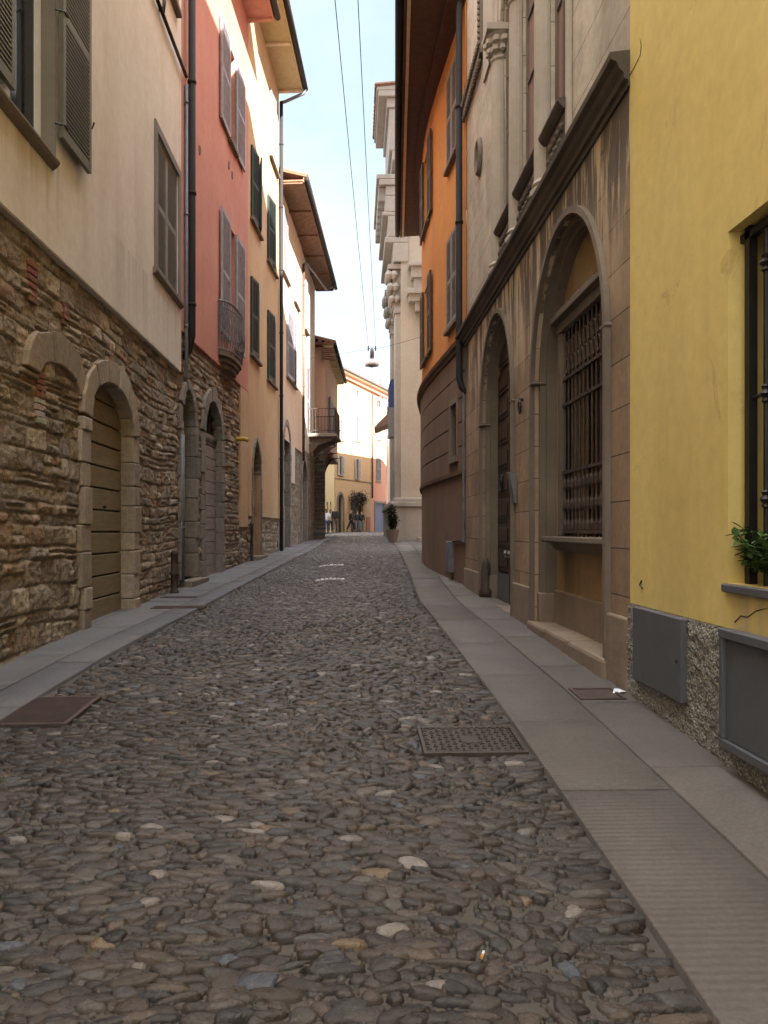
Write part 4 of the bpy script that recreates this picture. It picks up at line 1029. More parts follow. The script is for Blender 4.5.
mb.fbox(fSf, 1.55, 1.62, .0, .05, E + 1.6, E + 3.3); mb.build('iron_tie', M['iron'], sal)
unit(fSs, sal, 2.2, 3.1, E + 4.4, E + 6.2, .12, .45, M['whiteshut'], 10, 10); unit(fSs, sal, 5.2, 6.1, E + 4.4, E + 6.2, .12, .45, M['whiteshut'], 10, 10)
roof(fSs, sal, -.25, fSs.L, zt, .42, back=2.4, rise=.75, sofm='soffit_y', gut='pipe', boards=7)
mb = MB(); rr = random.Random(4)
mb.fbox(fSf, 1.2, 2.5, -.1, .35, zt + .04, zt + .14, TILES[1])
for i in range(8): mb.tube([fSf.P(.2 + i * .28, .42, zt + .18 + .0), fSf.P(.2 + i * .28, -1.2, zt + .62)], .085, 6, rr.choice(TILES))
for i in range(6): mb.fbox(fSf, 1.95, 2.5, -.05, .30, zt - .55 + .085 * i, zt - .5 + .085 * i, (.2, .1, .07))
mb.build('verge_tiles', M['tile'], sal)
# ------------------------------------------------------------------ far corner house
far = thing('corner_house', 'sunlit apricot and coral house closing the far end of the lane', 'house', (1, 68, 0))
fF = Fac((-1.23, 63), (3.4, 71.9), -1); fF.n = Vector((-fF.d.y, fF.d.x)); 
if fF.n.y > 0: fF.n = -fF.n
zF = fF.z(343, 378); uS = fF.u(371.5); lF = fF.L; zFe = fF.z(388, 401)
def FR(a, b, t, bo, at=None): at = at or a; return (fF.u(a), fF.u(b), fF.z(at, bo), fF.z(at, t))
low = [FR(339, 342, 456, 475), FR(356, 358.5, 459, 479), FR(376, 380.5, 456, 481)]
up_ = [FR(340, 343, 420, 440), FR(356, 359, 417, 441), FR(376.5, 380.5, 420, 439)]
att = [FR(356, 359, 390, 396), FR(377, 381, 400, 407)]
dr1 = arch(fF.u(338), fF.u(343), .9, fF.z(341, 502), fF.z(341, 494)); drr = rect(fF.u(351), fF.u(363), .9, fF.z(355, 499)); gg = rect(fF.u(375), fF.u(385), .9, fF.z(378, 503))
h1 = [rect(*x) for x in low[:2] + up_[:2] + att[:1]] + [dr1, drr]; h2 = [rect(*x) for x in low[2:] + up_[2:] + att[1:]] + [gg]
top = [(0, .5), (uS, .5), (uS, fF.z(371.5, 392)), (0, zF)]
mb = MB(); sheet(mb, fF, top, h1, 0, .3); mb.fbox(fF, -.003, uS, -6, -.3, 0, zF - 1.2); mb.build('wall', M['far_yellow'], far)
top2 = [(uS + .003, .5), (lF, .5), (lF, zFe), (uS + .003, fF.z(371.5, 392))]
mb = MB(); sheet(mb, fF, top2, h2, 0.0, .3); mb.fbox(fF, uS + .006, lF, -6, -.3, 0, zFe - .3); mb.build('wall', M['coral'], far)
for i, x in enumerate(low + up_ + att):
    if i >= 6: casement(fF, *x[:4], -.12, far, M['greyframe'], M['glass'], 0)
    else:
        wv = unit(fF, far, *x, .12, (x[1] - x[0]) * .62, M['greyshut'] if i in (2, 5) else M['whiteshut'], closed=i in (2, 5), al=8, ar=8)
mb = MB(); mb.fbox(fF, dr1[0][0], dr1[1][0], -.25, -.2, .9, 5); mb.build('door', M['door_dark'], far)
mb = MB(); mb.fbox(fF, drr[0][0], drr[1][0], -.28, -.22, .9, 5.2); mb.build('door', M['door_dark'], far)
mb = MB(); k = 6; a, b = gg[0][0], gg[1][0]
for i in range(k): mb.fbox(fF, a + (b - a) * i / k + .01, a + (b - a) * (i + 1) / k - .01, -.2, -.14, .9, 5)
mb.build('garage_door', M['door_blue'], far)
mb = MB(); band(mb, fF, gg, [(gg[0][0] - .16, .9), (gg[1][0] + .16, .9), (gg[1][0] + .16, gg[2][1] + .16), (gg[0][0] - .16, gg[2][1] + .16)], 0, .05); mb.build('door_frame', M['sill'], far); mb = MB(); band(mb, fF, dr1, off_arch(dr1, .2), 0, .05); mb.build('door_frame', M['sill'], far); mb = MB(); mb.fbox(fF, fF.u(366), fF.u(370), 0, .05, .8, fF.z(368, 517)); mb.build('wall_panel', paint('brick_red_patch', (.35, .14, .09), .9), far)
mb = MB(); mb.fbox(fF, 0, uS - .05, .0, .035, fF.z(345, 480), fF.z(345, 480) + .08); mb.build('string_course', M['sill'], far)
# sloping roof line: slab along the gable
mb = MB(); g2 = MB(); s2 = MB(); zl, zr = fF.z(338, 371), fF.z(388, 396)
def slab(mb, u0, u1, za, zb, n0, n1, dz0, dz1, col=None):
    mb.hexa([fF.P(u0, n0, za + dz0), fF.P(u1, n0, zb + dz0), fF.P(u1, n1, zb + dz0), fF.P(u0, n1, za + dz0), fF.P(u0, n0, za + dz1), fF.P(u1, n0, zb + dz1), fF.P(u1, n1, zb + dz1), fF.P(u0, n1, za + dz1)], col)
slab(mb, -1.2, lF + .5, zl, zr, -6, .62, .12, .28, TILES[2])
for i in range(30):
    u = -1.2 + i * .4; z = zl + (zr - zl) * (u + 1.2) / (lF + 1.7); mb.tube([fF.P(u, .66, z + .28), fF.P(u, -3, z + .5)], .1, 6, TILES[i % 5])
slab(s2, -1.2, lF + .5, zl, zr, -.1, .55, .0, .11)
s2.build('soffit', M['soffit_w'], far); mb.build('roof', M['tile'], far)
slab(g2, -1.2, lF + .5, zl, zr, .63, .75, .14, .26); g2.build('gutter', M['zinc'], far)
s3 = MB(); slab(s3, 0, lF, zl, zr, .004, .25, -.35, -.02); s3.build('cornice', M['coral'], far)
p = fF.P(uS, .1, 0); pipe(far, [(p[0], p[1], fF.z(371.5, 393)), (p[0], p[1], fF.z(371.5, 498))], .07, M['copper'])
ch = MB(); cu, cz = fF.u(350), fF.z(350, 383); x0, y0, _ = fF.P(cu, -1.2, 0)
ch.box(x0 - .35, x0 + .35, y0 - .35, y0 + .35, cz - 1.5, cz + .55, (.22, .11, .075)); ch.box(x0 - .48, x0 + .48, y0 - .48, y0 + .48, cz + .55, cz + .65, (.18, .1, .07)); ch.box(x0 - .3, x0 + .3, y0 - .3, y0 + .3, cz + .65, cz + .8, (.12, .07, .05)); ch.build('chimney', M['tile'], far)
# left wing beyond the jetty
fW = Fac((-2.6, 52), (-1.25, 63), 1); wing = thing('yellow_wing_house', 'pale yellow house with narrow windows just behind the group of walkers', 'house', (-2, 58, 0))
wh = [(fW.u(326.5), fW.u(328.3), fW.z(327, 520), fW.z(327, 502)), (fW.u(330), fW.u(331.4), fW.z(330, 520), fW.z(330, 502))]
mb = MB(); sheet(mb, fW, rect(0, fW.L - .05, .5, 9.5), [rect(*h) for h in wh], 0, .3); body(mb, fW, 0, fW.L - .05, .5, 9.5, 0, 4); mb.build('wall', plaster('pale_yellow_plaster', (.62, .5, .28), (.66, .54, .33)), wing)
for h in wh: casement(fW, *h, -.2, wing, M['greyframe'], M['glass'], 0)
roof(fW, wing, 0, fW.L - .05, 9.5, .4, back=4, rise=1, sofm='soffit_y', gut='pipe')
# blossom tree behind the roof
tr = thing('blossom_tree', 'faint pale blossom tree above the far rooftop by the chimney', 'tree', (4., 82, 0)); mb = MB(); rr = random.Random(9)
mb.tube([(4., 82, 0), (4.1, 82, 8), (3.6, 82.2, 14)], [.35, .25, .12], 8)
lf = MB()
for i in range(26):
    a = rr.uniform(0, 2 * PI); r = rr.uniform(.8, 3.4); e = Vector((3.4 + r * math.cos(a), 82 + r * math.sin(a), 15.6 + rr.uniform(-3, 2.9))); s = Vector((3.7, 82, rr.uniform(11, 14)))
    mb.tube([s, s.lerp(e, .5) + Vector((0, 0, .5)), e], [.09, .05, .015], 5)
    for j in range(34):
        q = e + Vector((rr.gauss(0, .55), rr.gauss(0, .55), rr.gauss(0, .5))); t = rr.uniform(.05, .11); v = [q + Vector((rr.uniform(-t, t), rr.uniform(-t, t), rr.uniform(-t, t))) for _ in range(4)]; lf.add(v, [(0, 1, 2), (0, 2, 3)])
mb.build('trunk', M['bark'], tr); lf.build('crown', M['blossom'], tr)

# ------------------------------------------------------------------ RIGHT: yellow house
fR1 = Fac((1.888, -9), (1.888, 5.19), -1); yel = thing('yellow_house', 'mustard yellow house with barred window over a rough pebbled plinth', 'house', (1.9, 3, 0))
zp = E - .49; yw = (fR1.u(728), ) ; wz1 = fR1.z(728, 232); wz0 = fR1.z(728, 583); wu1 = fR1.u(728); wu0 = wu1 - 1.25
mb = MB(); sheet(mb, fR1, rect(0, fR1.L, zp, 15.9), [rect(wu0, wu1, wz0, wz1)], 0, .34); body(mb, fR1, 0, fR1.L, zp, 17.2, 0, 8); mb.build('wall', M['yellow'], yel)
# pebbled plinth with a real rough face
def rough_plinth():
    nu, nz = 420, 90; U, Z = np.meshgrid(np.linspace(fR1.L - 5.5, fR1.L, nu), np.linspace(-.45, zp, nz))
    h = .02 + .028 * fbm(U * 38, Z * 38, 3, 3) + .012 * fbm(U * 6, Z * 6, 9, 3)
    h = h - .03 * np.clip((Z - zp + .03) / .03, 0, 1)
    V = np.stack([1.888 - h + .022, -9 + U, Z], -1).reshape(-1, 3); I = np.arange(nu * nz).reshape(nz, nu)
    Fq = np.stack([I[:-1, :-1], I[1:, :-1], I[1:, 1:], I[:-1, 1:]], -1).reshape(-1, 4)
    np_mesh('plinth', V, Fq, None, M['granite'], yel)
rough_plinth()
mb = MB(); mb.fbox(fR1, 0, fR1.L - .0, -.4, .012, -1.5, zp - .005); mb.build('plinth_core', M['granite'], yel)
mb = MB(); mb.fbox(fR1, wu0 - .05, wu1 + .02, -.32, .028, wz0 - .045, wz0 - .002); mb.build('window_ledge', M['slate'], yel, bevel=.006)
ua, ub = fR1.u(640), fR1.u(690)
mb = MB(); mb.fbox(fR1, ub, ua, .012, .05, E - .965, E - .495); pn = mb.build('utility_door', M['slate'], yel, bevel=.006)
mb = MB(); mb.fbox(fR1, ub + .05, ub + .07, .05, .053, E - .75, E - .73); mb.build('keyhole', M['iron'], pn)
for zz in (E - .9, E - .57): mb = MB(); mb.tube([fR1.P(ua + .004, .048, zz - .035), fR1.P(ua + .004, .048, zz + .035)], .009, 8); mb.build('hinge', M['steel'], pn)
uc = fR1.u(735); ud = uc - .75
mb = MB(); mb.fbox(fR1, ud + .035, uc - .035, .02, .062, E - 1.015, E - .525); pn = mb.build('utility_door', M['slate'], yel, bevel=.004)
mb = MB(); mb.fbox(fR1, ud, uc, .02, .085, E - .524, E - .48); mb.fbox(fR1, ud, uc, .02, .08, E - 1.06, E - 1.016); mb.fbox(fR1, uc - .034, uc, .02, .08, E - 1.015, E - .525); mb.fbox(fR1, ud, ud + .034, .02, .08, E - 1.015, E - .525); mb.build('frame', M['slate'], pn, bevel=.004)
mb = MB(); mb.fbox(fR1, wu0, wu1, -.42, -.36, wz0, wz1); wv = mb.build('window', M['redwood'], yel)
mb = MB(); 
for a, b in ((wu0 + .08, wu0 + .58), (wu0 + .66, wu1 - .1)): mb.fbox(fR1, a, b, -.36, -.355, wz0 + .1, wz1 - .1)
mb.build('pane', M['glass'], wv)
mb = MB(); s = .04
mb.fbox(fR1, wu1 - .09, wu1 - .045, -.10, -.06, wz0, wz1); mb.fbox(fR1, wu0 + .045, wu0 + .09, -.10, -.06, wz0, wz1)
mb.fbox(fR1, wu0, wu1, -.10, -.06, wz1 - .06, wz1 - .02)
zk = fR1.z(745, 395)
for i in range(1, 9):
    u = wu1 - .07 - i * .135
    p0, p1 = Vector(fR1.P(u, -.08, wz0)), Vector(fR1.P(u, -.08, wz1 - .05)); mb.tube([p0, p1], .0125, 8)
    for zq in (zk, zk + .62, zk - .5): mb.lathe(fR1.P(u, -.08, zq), [(.012, -.045), (.022, -.035), (.016, -.02), (.03, 0), (.016, .02), (.022, .035), (.012, .045)], 10)
for zq in (zk,): mb.tube([fR1.P(wu0 + .07, -.08, zq), fR1.P(wu1 - .07, -.08, zq)], .010, 8)
mb.build('window_grille', M['iron'], yel, smooth=False)
add_stain(M['yellow'], 2.4, 3.75, zp - .6, wz0 - .05, (.40, .31, .19), 1.)
# cracks and hook marks of the wall
mb = MB(); u, z = fR1.uz(642, 585, .0); mb.tube([fR1.P(u, .002, z + .03), fR1.P(u + .01, .012, z), fR1.P(u - .02, .004, z - .02)], .006, 5); mb.build('wall_hook', M['iron'], yel)

for pts in ([(629.5, 76), (634, 68), (637, 62), (640.5, 55), (641.5, 46), (640, 38)], [(735, 622), (741, 616), (748, 617), (756, 611), (768, 608)]):
    mb = MB(); mb.tube([fR1.P(*((lambda q: (q[0], .001, q[1]))(fR1.uz(x, y)))) for x, y in pts], [.004] + [.0028] * (len(pts) - 2) + [.001], 4); mb.build('plaster_crack', M['black'], yel)
# ------------------------------------------------------------------ RIGHT: palazzo
fR2 = Fac((1.9, 5.193), (1.9, 12.68), -1); pal = thing('palazzo', 'brown and grey ashlar palazzo with a great arched door and a columned loggia above', 'building', (1.9, 9, 0))
Y = lambda y: y - 5.193
zc = E + 3.02; lp = fR2.L
nic = arch(Y(5.66), Y(7.92), G(1.9, 7) + .06, E + 1.42, E + 2.72, 'round', 22); dor = arch(Y(8.92), Y(11.04), G(1.9, 10) - .03, E + 1.5, E + 2.78, 'round', 22)
mb = MB(); sheet(mb, fR2, rect(0, lp, -1, zc), [nic, dor], 0, .4); body(mb, fR2, 0, lp, -1, zc, 0, .5); mb.build('wall', M['palazzo_low'], pal)
mb = MB()
for p in (nic, dor):
    o1 = off_arch(p, .058); i1 = off_arch(p, -.05); i2 = off_arch(p, -.095)
    band(mb, fR2, p, o1, .002, .045); band(mb, fR2, i1, p, -.38, -.04); band(mb, fR2, i2, i1, -.38, -.10)
ms = mb.build('arch_moulding', M['palazzo_stone'], pal)
mb = MB()
for p in (nic, dor):
    for u in (p[0][0], p[1][0]): mb.fbox(fR2, u - .07, u + .065, -.1, .05, E + 1.48, E + 1.51)
mb.build('impost', M['palazzo_stone'], pal, bevel=.01)
mb = MB(); nw = (Y(6.02), Y(7.5), E - .06, E + 1.92); i2 = off_arch(nic, -.094)
sheet(mb, fR2, i2, [rect(*nw)], -.20, .22); mb.build('niche_wall', M['niche'], pal)
mb = MB(); a, b, c, d = nw; s = .1
for q in ((a - s, a, c, d), (b, b + s, c, d)): mb.fbox(fR2, q[0], q[1], -.27, -.15, q[2], q[3])
mb.fbox(fR2, a - s, b + s, -.27, -.14, d, d + .1); mb.fbox(fR2, a - s - .04, b + s + .04, -.27, -.08, d + .102, d + .16)
k = 26
for i in range(k): u = a - s + (b - a + 2 * s) * (i + .5) / k; mb.fbox(fR2, u - .018, u + .018, -.2, -.10, d + .16, d + .195)
fr = mb.build('niche_window', M['palazzo_stone'], pal, bevel=.006)
mb = MB(); mb.prof(fR2, a - .2, b + .2, [(-.27, c - .16), (-.16, c - .14), (-.09, c - .07), (-.01, c - .05), (-.01, c - .003), (-.27, c - .003)]); mb.build('sill', M['palazzo_stone'], fr, bevel=.006)
mb = MB(); mb.fbox(fR2, a, b, -.5, -.45, c, d); mb.build('window_panel', M['door_dark'], fr)
mb = MB(); k = 12; nb = -.19
for i in range(k + 1):
    u = a + .03 + (b - a - .06) * i / k; mb.tube([fR2.P(u, nb, c), fR2.P(u, nb, d)], .011, 6)
    for zq in (c + .1, c + .3, c + .5): mb.lathe(fR2.P(u, nb, zq), [(.011, -.07), (.026, -.03), (.026, .02), (.011, .06)], 8)
    if i < k:
        um = u + (b - a) / k / 2
        for zq in (d - .18, d - .34): mb.tube([fR2.P(um + .035 * math.cos(t), nb, zq + .07 * math.sin(t)) for t in [2 * PI * j / 8 for j in range(9)]], .009, 4, cap=False)
for zq in (c + .6, c + 1.25, d - .48, c + .03): mb.fbox(fR2, a, b, nb - .01, nb + .022, zq, zq + .03)
mb.build('window_grille', M['rust_iron'], fr)
# plinth courses, bench, steps
zq = E - .6
for u0, u1, n0, n1 in ((0, Y(5.66), 0, .035), (Y(7.92), Y(8.92), 0, .035), (Y(11.04), lp, 0, .03), (Y(5.66) + .12, Y(7.92) - .12, -.3, -.165)):
    mb = MB(); mb.fbox(fR2, u0 + .004, u1 - .004 if u1 < lp else u1, min(n0, -.05), n1, -.8, zq - (.02 if u0 > 3 else 0)); mb.build('plinth', M['plinth'], pal, bevel=.014)
for p in (nic, dor):
    for e, sg in ((p[0][0], 1), (p[1][0], -1)):
        x = sorted((e, e + sg * .11)); mb = MB(); mb.fbox(fR2, x[0], x[1], -.3, -.02, -.5, zq - .04); mb.build('jamb_base', M['plinth'], pal, bevel=.014)
mb = MB(); zb_ = E - .93; gz_ = [float(G(1.8, y)) for y in (5.6, 8.0)]
mb.fbox(fR2, Y(5.60), Y(6.5), -.24, .07, -.5, zb_ - .006); mb.fbox(fR2, Y(6.505), Y(7.3), -.24, .065, -.5, zb_); mb.fbox(fR2, Y(7.305), Y(8.0), -.24, .07, -.5, zb_ - .004); mb.build('stone_bench', M['plinth'], pal, bevel=.03)
mb = MB(); mb.fbox(fR2, Y(8.9), Y(11.1), -.4, .02, -.3, G(1.9, 10) + .03); mb.build('door_step', M['plinth'], pal, bevel=.012)
# great door
du0, du1 = dor[0][0] + .14, dor[1][0] - .14; zd = G(1.9, 10) + .03
mb = MB(); mb.fbox(fR2, du0 - .1, du1 + .1, -.26, -.20, zd, E + 2.8); dm = (du0 + du1) / 2
for a, b in ((du0, dm - .03), (dm + .03, du1)):
    nr = 9; z = zd + .42
    for i in range(nr):
        h = .345; mb.fbox(fR2, a + .06, b - .06, -.2, -.182, z, z + h - .06); mb.fbox(fR2, a + .13, b - .13, -.182, -.168, z + .05, z + h - .11); z += h
gd_ = mb.build('great_door', M['door_dark'], pal, bevel=.008)
mb = MB(); mb.fbox(fR2, dm - .035, dm + .035, -.2, -.162, zd, E + 2.7); mb.build('door_batten', M['door_dark'], gd_, bevel=.01)
mb = MB(); mb.fbox(fR2, du0 + .02, dm - .04, -.198, -.18, zd + .01, zd + .38); mb.fbox(fR2, dm + .04, du1 - .02, -.198, -.18, zd + .01, zd + .38); mb.build('kick_plate', M['slate'], gd_)
mb = MB(); u, z = du1 - .45, E + .62
mb.tube([fR2.P(u + .06 * math.cos(t), -.15, z + .09 * math.sin(t)) for t in [2 * PI * j / 14 for j in range(15)]], .014, 6, cap=False); mb.ball(fR2.P(u, -.16, z + .1), .035, 8); mb.build('door_knocker', M['iron'], gd_)
mb = MB(); mb.ball(fR2.P(dm - .12, -.14, E - .3), .035, 8); mb.ball(fR2.P(dm + .12, -.14, E - .3), .035, 8); mb.fbox(fR2, dm - .35, dm + .3, -.17, -.155, E - .36, E - .345); mb.build('door_knob', M['steel'], gd_)
mb = MB(); mb.lathe(fR2.P(dor[1][0] - .05, -.04, zd), [(.09, 0), (.1, .1), (.07, .16), (.075, .35), (.05, .5), (.03, .56)], 12); mb.build('guard_stone', M['rust_iron'], pal, smooth=True)
u = Y(8.80)
mb = MB(); mb.hexa([fR2.P(u - .06, .0, E + .30), fR2.P(u + .07, .0, E + .30), fR2.P(u + .07, .03, E + .30), fR2.P(u - .06, .03, E + .30), fR2.P(u - .06, .0, E + .62), fR2.P(u + .07, .0, E + .62), fR2.P(u + .07, .10, E + .66), fR2.P(u - .06, .10, E + .66)]); mb.build('intercom_box', M['steel'], pal, bevel=.005)
# string cornice
mb = MB(); z = zc
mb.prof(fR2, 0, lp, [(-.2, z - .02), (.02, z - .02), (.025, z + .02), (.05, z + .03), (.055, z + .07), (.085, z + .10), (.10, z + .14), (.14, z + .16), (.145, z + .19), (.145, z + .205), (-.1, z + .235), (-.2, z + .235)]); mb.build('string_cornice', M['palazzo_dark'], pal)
# upper storey
zu = zc + .21; ZP = 15.85
lo = [(Y(6.70), Y(7.35)), (Y(7.59), Y(8.55)), (Y(8.79), Y(9.65))]; zsp = E + 6.25
ho = [arch(a, b, zu + .003, zsp, zsp + .62, 'pointed', 16) for a, b in lo]
mb = MB(); sheet(mb, fR2, rect(0, lp, zu, ZP), ho, -.02, .3); body(mb, fR2, 0, lp, zu, ZP, -.02, 8); mb.build('wall', M['palazzo_up'], pal)
for i, (a, b) in enumerate(lo):
    mb = MB(); mb.fbox(fR2, a, b, -.12, -.07, zu, zsp + .7); ww = mb.build('loggia_window', M['redmesh'], pal)
    mb = MB()
    for u_ in (a + .05, (a + b) / 2, b - .08): mb.fbox(fR2, u_, u_ + .035, -.07, -.045, zu, zsp + .6)
    for zz in (E + 4.9, E + 5.6): mb.fbox(fR2, a + .09, b - .09, -.07, -.05, zz, zz + .03)
    mb.build('mullion', M['palazzo_stone'], ww)
    mb = MB(); mb.fbox(fR2, a - .0, b + .0, -.18, .03, zu, E + 3.66)
    for j in range(int((b - a) / .13)):
        u_ = a + .07 + j * .13
        for dz in (.09, .2, .31): mb.ball(fR2.P(u_ + (.05 if dz == .2 else 0), .04, zu + dz), .045, 8, sc=(.6, 1, 1))
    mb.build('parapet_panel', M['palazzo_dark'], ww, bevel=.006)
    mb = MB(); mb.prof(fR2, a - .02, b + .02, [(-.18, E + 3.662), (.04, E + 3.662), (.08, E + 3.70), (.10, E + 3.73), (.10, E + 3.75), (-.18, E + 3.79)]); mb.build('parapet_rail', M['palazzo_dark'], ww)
    mb = MB(); o1 = off_arch(ho[i], .07); i1 = off_arch(ho[i], -.06); band(mb, fR2, ho[i][0:0] + [q for q in ho[i]], o1, -.018, .03) ; mb.build('window_arch', M['palazzo_col'], ww, bevel=.008)
for yc in (9.75, 8.67, 7.47):
    x, y, _ = fR2.P(Y(yc), .0, 0); mb = MB()
    mb.lathe((x, y, 0), [(.155, zu), (.155, zu + .05), (.12, zu + .08), (.14, zu + .11), (.115, zu + .15), (.112, E + 5.0), (.105, E + 5.9), (.125, E + 5.92), (.125, E + 5.95), (.105, E + 5.96), (.12, E + 6.05), (.17, E + 6.14), (.13, E + 6.15), (.19, E + 6.22)], 18)
    mb.box(x - .2, x + .2, y - .2, y + .2, E + 6.22, E + 6.30)
    for k in range(10):
        t = 2 * PI * k / 10
        for r_, zz, s in ((.14, 6.03, .05), (.165, 6.13, .055)): mb.ball((x + r_ * math.cos(t + zz), y + r_ * math.sin(t + zz), E + zz), s, 6)
    mb.build('column', M['palazzo_col'], pal, smooth=False)
mb = MB(); z = zu; rr = random.Random(5)
while z < 12:
    h = .62; mb.fbox(fR2, Y(9.94), Y(10.2), -.1, .0, z, z + h - .008); z += h
mb.build('quoin_strip', M['palazzo_col'], pal, bevel=.004)
mb = MB(); u, z = Y(11.35), E + 5.5
mb.tube([fR2.P(u + .17 * math.cos(t), .0, z + .23 * math.sin(t)) for t in [2 * PI * j / 20 for j in range(21)]], .045, 8, cap=False); mb.ball(fR2.P(u, -.03, z), .1, 10, sc=(.4, 1, 1.3)); mb.build('medallion', M['palazzo_stone'], pal, smooth=True)
mb = MB(); z = E + 6.8
mb.fbox(fR2, Y(11.0), lp, -.03, .05, z, z + .09); mb.fbox(fR2, Y(10.95), Y(11.03), -.03, .05, z, z + 3.4)
u = lp
while u > Y(11.05): mb.ball(fR2.P(u, .05, z + .14), .05, 6); mb.ball(fR2.P(u, .04, z - .06), .035, 6); u -= .085
zz = z + .15
while zz < z + 3.3: mb.ball(fR2.P(Y(10.99), .05, zz), .045, 6); zz += .085
mb.build('hood_mould', M['palazzo_stone'], pal)
mb = MB(); mb.fbox(fR2, Y(10.2), Y(10.94), -.03, .012, E + 6.35, ZP - .5); mb.build('arch_spandrel', M['palazzo_col'], pal)
u = Y(8.45); z = E + 1.35
mb = MB(); mb.tube([fR2.P(u + .05 * math.cos(t), .04, z + .07 * math.sin(t)) for t in [2 * PI * j / 10 for j in range(11)]], .014, 6, cap=False); mb.tube([fR2.P(u, -.01, z + .08), fR2.P(u, .05, z + .08)], .02, 6); mb.build('iron_ring', M['iron'], pal)
roof(fR2, pal, 0, lp, ZP, .8, back=8, rise=1.4, sofm='soffit', gut='pipe', edge=False)

# ------------------------------------------------------------------ RIGHT: orange house with bowed front
fR3 = CFac([(1.905, 12.62), (1.81, 14), (1.71, 15.5), (1.66, 17), (1.75, 18.8), (2.02, 21), (2.32, 23)], -1)
ora = thing('orange_house', 'bright orange house with a bowed front, brown banded base and deep brown eave', 'house', (1.8, 17, 0)); l3 = fR3.L
zb1, zb2 = E + 1.0, E + 3.05; ze = E + 8.8
oh = [(.55, 1.45, E + 3.62, E + 5.25), (.55, 1.45, E + 6.55, E + 8.2), (3.6, 4.6, E + 3.7, E + 5.3), (3.6, 4.6, E + 6.55, E + 8.2)]
mb = MB(); grid_wall(mb, fR3, 0, l3, zb2 + .1, ze, oh, 0, .2); mb.add([fR3.P(l3, 0, zb2), fR3.P(l3, -6, zb2), fR3.P(l3, -6, ze), fR3.P(l3, 0, ze)], [(0, 1, 2, 3)]); mb.build('wall', M['orange'], ora)
sw = (.6, 1.15, E + 1.28, E + 2.2)
mb = MB(); grid_wall(mb, fR3, 0, l3, -.5, zb2 + .1, [sw], 0, .3)
mb.add([fR3.P(l3, 0, -.5), fR3.P(l3, -6, -.5), fR3.P(l3, -6, zb2), fR3.P(l3, 0, zb2)], [(0, 1, 2, 3)])
z = zb1; k = 0
while z < zb2 - .05:
    h = .405; segs = [(0.003, l3)] if not (z < sw[3] and z + h > sw[2]) else [(0.003, sw[0] - .1), (sw[1] + .1, l3)]
    for a, b in segs: mb.fbox(fR3, a, b, -.02, .03, z + .012, z + h - .012, du=.4)
    z += h
mb.build('banded_base', M['brownbase'], ora)
mb = MB(); mb.fbox(fR3, sw[0] - .1, sw[0], -.02, .045, sw[2] - .1, sw[3] + .1); mb.fbox(fR3, sw[1], sw[1] + .1, -.02, .045, sw[2] - .1, sw[3] + .1); mb.fbox(fR3, sw[0], sw[1], -.02, .045, sw[3], sw[3] + .1); mb.fbox(fR3, sw[0], sw[1], -.02, .06, sw[2] - .1, sw[2]); f_ = mb.build('cellar_window', M['sill'], ora)
mb = MB(); mb.fbox(fR3, sw[0] - .05, sw[1] + .05, -.28, -.25, sw[2], sw[3]); mb.build('pane', M['glass'], f_)
mb = MB()
for i in range(4): u = sw[0] + .1 + i * .12; mb.tube([fR3.P(u, -.05, sw[2]), fR3.P(u, -.05, sw[3])], .01, 5)
for i in range(5): zz = sw[2] + .12 + i * .17; mb.tube([fR3.P(sw[0], -.05, zz), fR3.P(sw[1], -.05, zz)], .009, 5)
mb.build('window_grille', M['iron'], f_)
mb = MB(); mb.prof(fR3, 0.003, l3, [(-.02, zb2), (.04, zb2), (.05, zb2 + .05), (.10, zb2 + .07), (.12, zb2 + .13), (.04, zb2 + .17), (-.02, zb2 + .17)], du=.3); mb.prof(fR3, .003, l3, [(-.02, zb1 - .06), (.045, zb1 - .06), (.055, zb1), (-.02, zb1 + .01)], du=.3); mb.build('string_course', M['brownbase'], ora)
for i, h in enumerate(oh): unit(fR3, ora, *h, .15, .48, M['greyshut'] if i < 2 else M['brownshut'], 1, 2, closed=i < 2, proud=.0, sillm=M['sill'])
def ovf(u):
    p, d, n = fR3.at(u); t = (p.y - 12.) / 11.2; return max(.3, p.x - (.80 + .66 * t))
roof(fR3, ora, .003, l3, ze, .9, back=5, rise=1.5, sofm='soffit', gut='pipe', du=.5, overf=ovf, soft=.1, edge=False)
mb = MB(); 
for dn in (.35, ):
    k = 20
    for i in range(k):
        a, b = .01 + (l3 - .02) * i / k, .01 + (l3 - .02) * (i + 1) / k
        mb.hexa([fR3.P(a, ovf(a) * .28, ze - .09), fR3.P(b, ovf(b) * .28, ze - .09), fR3.P(b, 0, ze - .09), fR3.P(a, 0, ze - .09), fR3.P(a, ovf(a) * .28, ze - .004), fR3.P(b, ovf(b) * .28, ze - .004), fR3.P(b, 0, ze - .004), fR3.P(a, 0, ze - .004)])
mb.build('eave_moulding', M['soffit'], ora)
mb = MB(); k = 20
for i in range(k):
    a, b = .01 + (l3 - .02) * i / k, .01 + (l3 - .02) * (i + 1) / k
    mb.hexa([fR3.P(a, ovf(a) - .10, ze - .03), fR3.P(b, ovf(b) - .10, ze - .03), fR3.P(b, ovf(b) - .16, ze - .03), fR3.P(a, ovf(a) - .16, ze - .03), fR3.P(a, ovf(a) - .10, ze - .005), fR3.P(b, ovf(b) - .10, ze - .005), fR3.P(b, ovf(b) - .16, ze - .005), fR3.P(a, ovf(a) - .16, ze - .005)])
mb.build('eave_trim', M['soffit_w'], ora)
p = fR3.P(.08, .1, 0); pz = fR3.z(465, 388)
